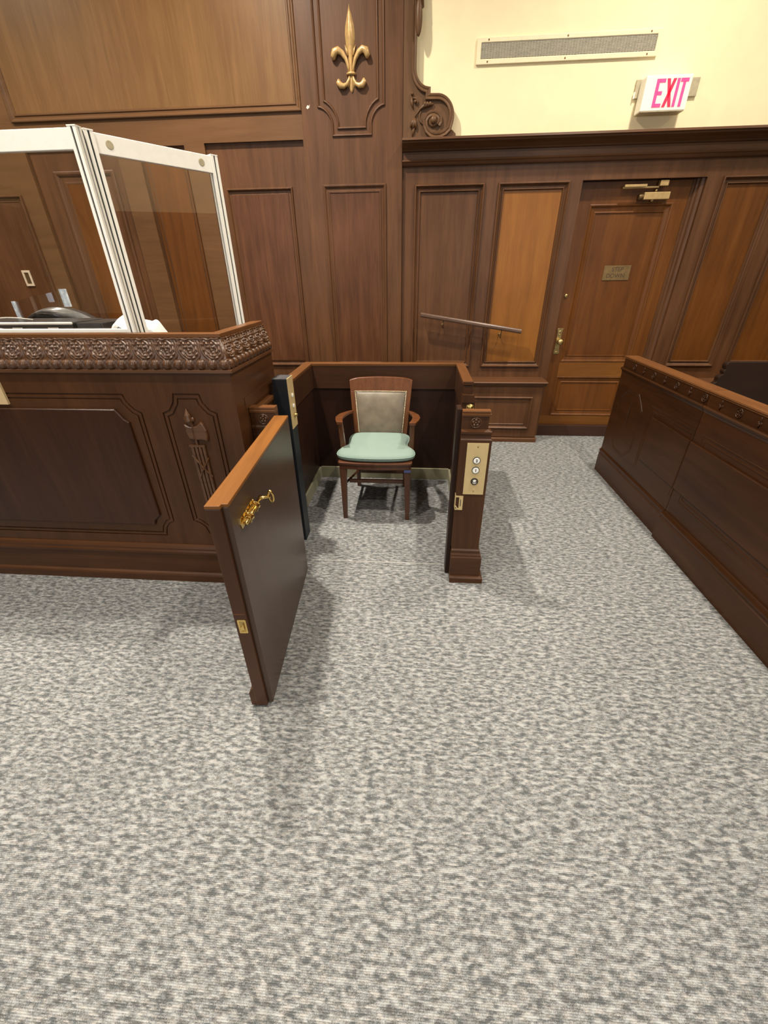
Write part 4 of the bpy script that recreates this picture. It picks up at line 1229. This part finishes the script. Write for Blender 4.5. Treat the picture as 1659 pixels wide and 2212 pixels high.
# arms
for s in (-1, 1):
    arm = [(CX + s * .215, 3.060, .636), (CX + s * .236, 2.99, .648), (CX + s * .262, 2.90, .658), (CX + s * .272, 2.81, .664), (CX + s * .262, 2.73, .669), (CX + s * .246, 2.665, .672)]
    wd = [.024, .034, .050, .054, .050, .046]
    mb = MB(); rings = []
    # resample
    P = []
    for i in range(len(arm) - 1):
        for t in (0, .25, .5, .75):
            P.append((Vector(arm[i]).lerp(Vector(arm[i + 1]), t), wd[i] + (wd[i + 1] - wd[i]) * t))
    P.append((Vector(arm[-1]), wd[-1]))
    for q, w_ in P:
        rings.append([mb.v((q.x - w_ / 2, q.y, q.z + .012)), mb.v((q.x + w_ / 2, q.y, q.z + .012)), mb.v((q.x + w_ / 2 - .003, q.y, q.z - .010)), mb.v((q.x - w_ / 2 + .003, q.y, q.z - .010))])
    for A, B in zip(rings, rings[1:]):
        for k in range(4): mb.face([A[k], A[(k + 1) % 4], B[(k + 1) % 4], B[k]])
    mb.face(rings[0]); mb.face(rings[-1])
    mb.build('arm', M['chair'], ac, bevel=.003)
    leg([(CX + s * .236, 2.735, .40), (CX + s * .242, 2.725, .50), (CX + s * .246, 2.690, .663)], .036, .032, 'arm_support', 'chair')
MB().box(CX + .198, CX + .242, 2.530, 2.5335, .380, .397).build('asset_tag', M['tag'], ac)

# loose cushion
cu = thing('seat_cushion', 'sage green cloth cushion lying on the armchair seat', 'cushion', (CX, 2.80, .449))
co = [(0, 2.520)] + [(.10, 2.524), (.19, 2.538), (.245, 2.562), (.268, 2.60), (.268, 2.65), (.256, 2.70), (.232, 2.735), (.214, 2.765), (.210, 2.81), (.220, 2.87), (.224, 2.93), (.216, 2.985), (.190, 3.015), (.13, 3.025), (0, 3.028)]
outl = [(CX + a, b_) for a, b_ in co] + [(CX - a, b_) for a, b_ in reversed(co[1:-1])]
# smooth by subdividing
def chaikin(p, n=2):
    for _ in range(n):
        q = []
        for i in range(len(p)):
            a, b_ = p[i], p[(i + 1) % len(p)]
            q += [(a[0] * .75 + b_[0] * .25, a[1] * .75 + b_[1] * .25), (a[0] * .25 + b_[0] * .75, a[1] * .25 + b_[1] * .75)]
        p = q
    return p
outl = chaikin(outl, 2)
cyx, cyy = CX, 2.775
cmb = MB(); rings = []
for k, z in ((.94, .450), (.985, .455), (1.0, .464), (1.0, .472), (.985, .481), (.955, .489), (.90, .495), (.80, .499), (.6, .503), (.35, .505), (.12, .506)):
    rings.append([cmb.v((cyx + (a - cyx) * k, cyy + (b_ - cyy) * k, z)) for a, b_ in outl])
n_ = len(outl)
for A, B in zip(rings, rings[1:]):
    for i in range(n_): cmb.face([A[i], A[(i + 1) % n_], B[(i + 1) % n_], B[i]])
cmb.face(rings[0]); cmb.face(rings[-1])
cmb.build('cushion_body', M['cushion'], cu, smooth=True)
MB().tube([(cyx + (a - cyx) * .999, cyy + (b_ - cyy) * .999, .4775) for a, b_ in outl], .0026, 6, closed=True).build('piping', M['piping'], cu, smooth=True)

# ================================================================== jury box rail on the right
def jury(name, label, y0, y1, xf, far):
    o = thing(name, label, 'railing', (xf + .05, (y0 + y1) / 2, 0))
    o_x = 1.63
    J = lambda u, v, d: (o_x - d, u, v)
    MB().box(o_x, o_x + .075, y0, y1, 0.0, 0.945).build('body', M['jury'], o)
    MB().run([(o_x + .09, .967), (o_x - .008, .967), (o_x - .010, .960), (o_x - .004, .955), (o_x - .004, .948), (o_x + .09, .945)], 'Y', y0, y1).build('top_rail', M['cap'], o)
    MB().run([(o_x + .01, .884), (o_x - .010, .884), (o_x - .016, .876), (o_x - .014, .866), (o_x - .006, .860), (o_x - .002, .846), (o_x + .01, .842)], 'Y', y0, y1).build('band_moulding', M['jury'], o)
    MB().run([(o_x + .01, .200), (o_x - .003, .200), (o_x - .008, .193), (xf - .004, .188), (xf - .004, .176), (xf, .168), (xf, .160), (xf - .004, .156), (xf - .004, 0), (o_x + .01, 0)], 'Y', y0, y1 + (.004 if far else 0)).build('base_board', M['jury'], o)
    return o, J
BEAD = [(0, 0), (.002, .006), (.008, .007), (.012, .001), (.022, .001), (.026, .006), (.030, .006), (.034, 0)]
RAISE = [(0, -.001), (0, .009), (.005, .013), (.012, .013)]
j1, J = jury('jury_rail', 'dark jury box railing section nearest the far wall', 2.437, 3.53, 1.624, True)
j2, J = jury('jury_rail', 'dark jury box railing section running out at the right edge', -1.2, 2.433, 1.606, False)
sh = [(3.12, .30), (3.17, .27), (3.33, .27), (3.38, .30), (3.44, .36), (3.44, .66), (3.38, .72), (3.33, .76), (3.17, .76), (3.12, .72), (3.06, .66), (3.06, .36)]
MB().frame(sh, scaled(BEAD, .6, .3), J).build('shield_moulding', M['jury'], j1)
MB().tube([(1.630, 3.24, .46), (1.628, 3.238, .60), (1.630, 3.236, .70)], [.004, .007, .003], 8).build('upright_rib', M['jury'], j1)  # thin upright rib inside the shield outline
MB().frame([(2.437, .30), (2.437, .735), (2.96, .735), (2.96, .30)][::-1], scaled(BEAD, 1, .4), J, closed=False).build('panel_moulding', M['jury'], j1)
MB().frame([(-1.1, .735), (2.36, .735), (2.36, .30), (-1.1, .30)], scaled(BEAD, 1, .4), J, closed=True).build('panel_moulding', M['jury'], j2)
r1 = rect(2.437, .36, 2.895, .672)
MB().frame(r1, RAISE, J).sheet([tuple(q) for q in offset_poly(ccw(r1), .012)], J, .013).build('raised_panel', M['jury'], j1)
r2 = rect(-1.1, .36, 2.433, .672)
MB().frame(r2, RAISE, J).sheet([tuple(q) for q in offset_poly(ccw(r2), .012)], J, .013).build('raised_panel', M['jury'], j2)
# carved flowers and buds along the band
fl0 = rosette(MB(), lambda u, v, d: (1.63 - d, u, v), 0, 0, .023).build('rosette', M['jury'], j1, smooth=True)
fl0.location = (0, 0, 0)
fm = fl0.data
bpy.data.objects.remove(fl0)
bud = MB()
bud.ball((0, 0, .012), .006, .009, .014, 10, 6).ball((0, -.010, -.006), .005, .008, .009, 10, 6).ball((0, .010, -.006), .005, .008, .009, 10, 6).tube([(0, 0, 0), (-.003, 0, -.016), (0, 0, -.028)], [.005, .006, .002], 8)
b0 = bud.build('bud', M['jury'], None, smooth=True); bmh = b0.data
bpy.data.objects.remove(b0)
base_shift = Vector((0, 0, 0))
vs = [v.co for v in fm.vertices]
cen = Vector((sum((v.x for v in vs)) / len(vs), sum((v.y for v in vs)) / len(vs), sum((v.z for v in vs)) / len(vs)))
xmax = max(v.x for v in vs)
for v in fm.vertices:
    v.co = Vector((v.co.x - xmax, v.co.y - cen.y, v.co.z - cen.z))
k = 0
y = 3.343
while y > 0.6:
    par = j1 if y > 2.437 else j2
    me, nm = (fm, 'rosette') if k % 2 == 0 else (bmh, 'bud')
    if abs(y - 2.435) > .02:
        o = bpy.data.objects.new(nm, me); COL.objects.link(o)
        o.parent = par
        o.location = Vector((1.6295, y, .917)) - par.location
    k += 1
    y -= 0.1465

# dark pew back behind the jury rail
pw = thing('pew', 'dark pew with an ogee shaped end behind the jury railing at the right edge', 'pew', (3.2, 3.62, 0))
og_ = [(2.30, 0.0), (2.30, .58), (2.33, .66), (2.385, .715), (2.425, .755)] + arc(2.448, .782, .024, 200, 100, 5) + [(2.452, .815)] + arc(2.466, .834, .020, 230, 120, 5) + [(2.452, .862)] + arc(2.476, .880, .028, 200, 90, 6) + [(4.4, .908), (4.4, 0)]
MB().prism(og_, WALL(3.60), 0, -.05).build('back_panel', M['pew'], pw, bevel=.003)
MB().box(2.52, 4.4, 3.65, 4.05, .40, .44).build('seat', M['pew'], pw, bevel=.004)
MB().box(2.52, 2.56, 3.65, 4.05, 0, .40).build('seat_end', M['pew'], pw)
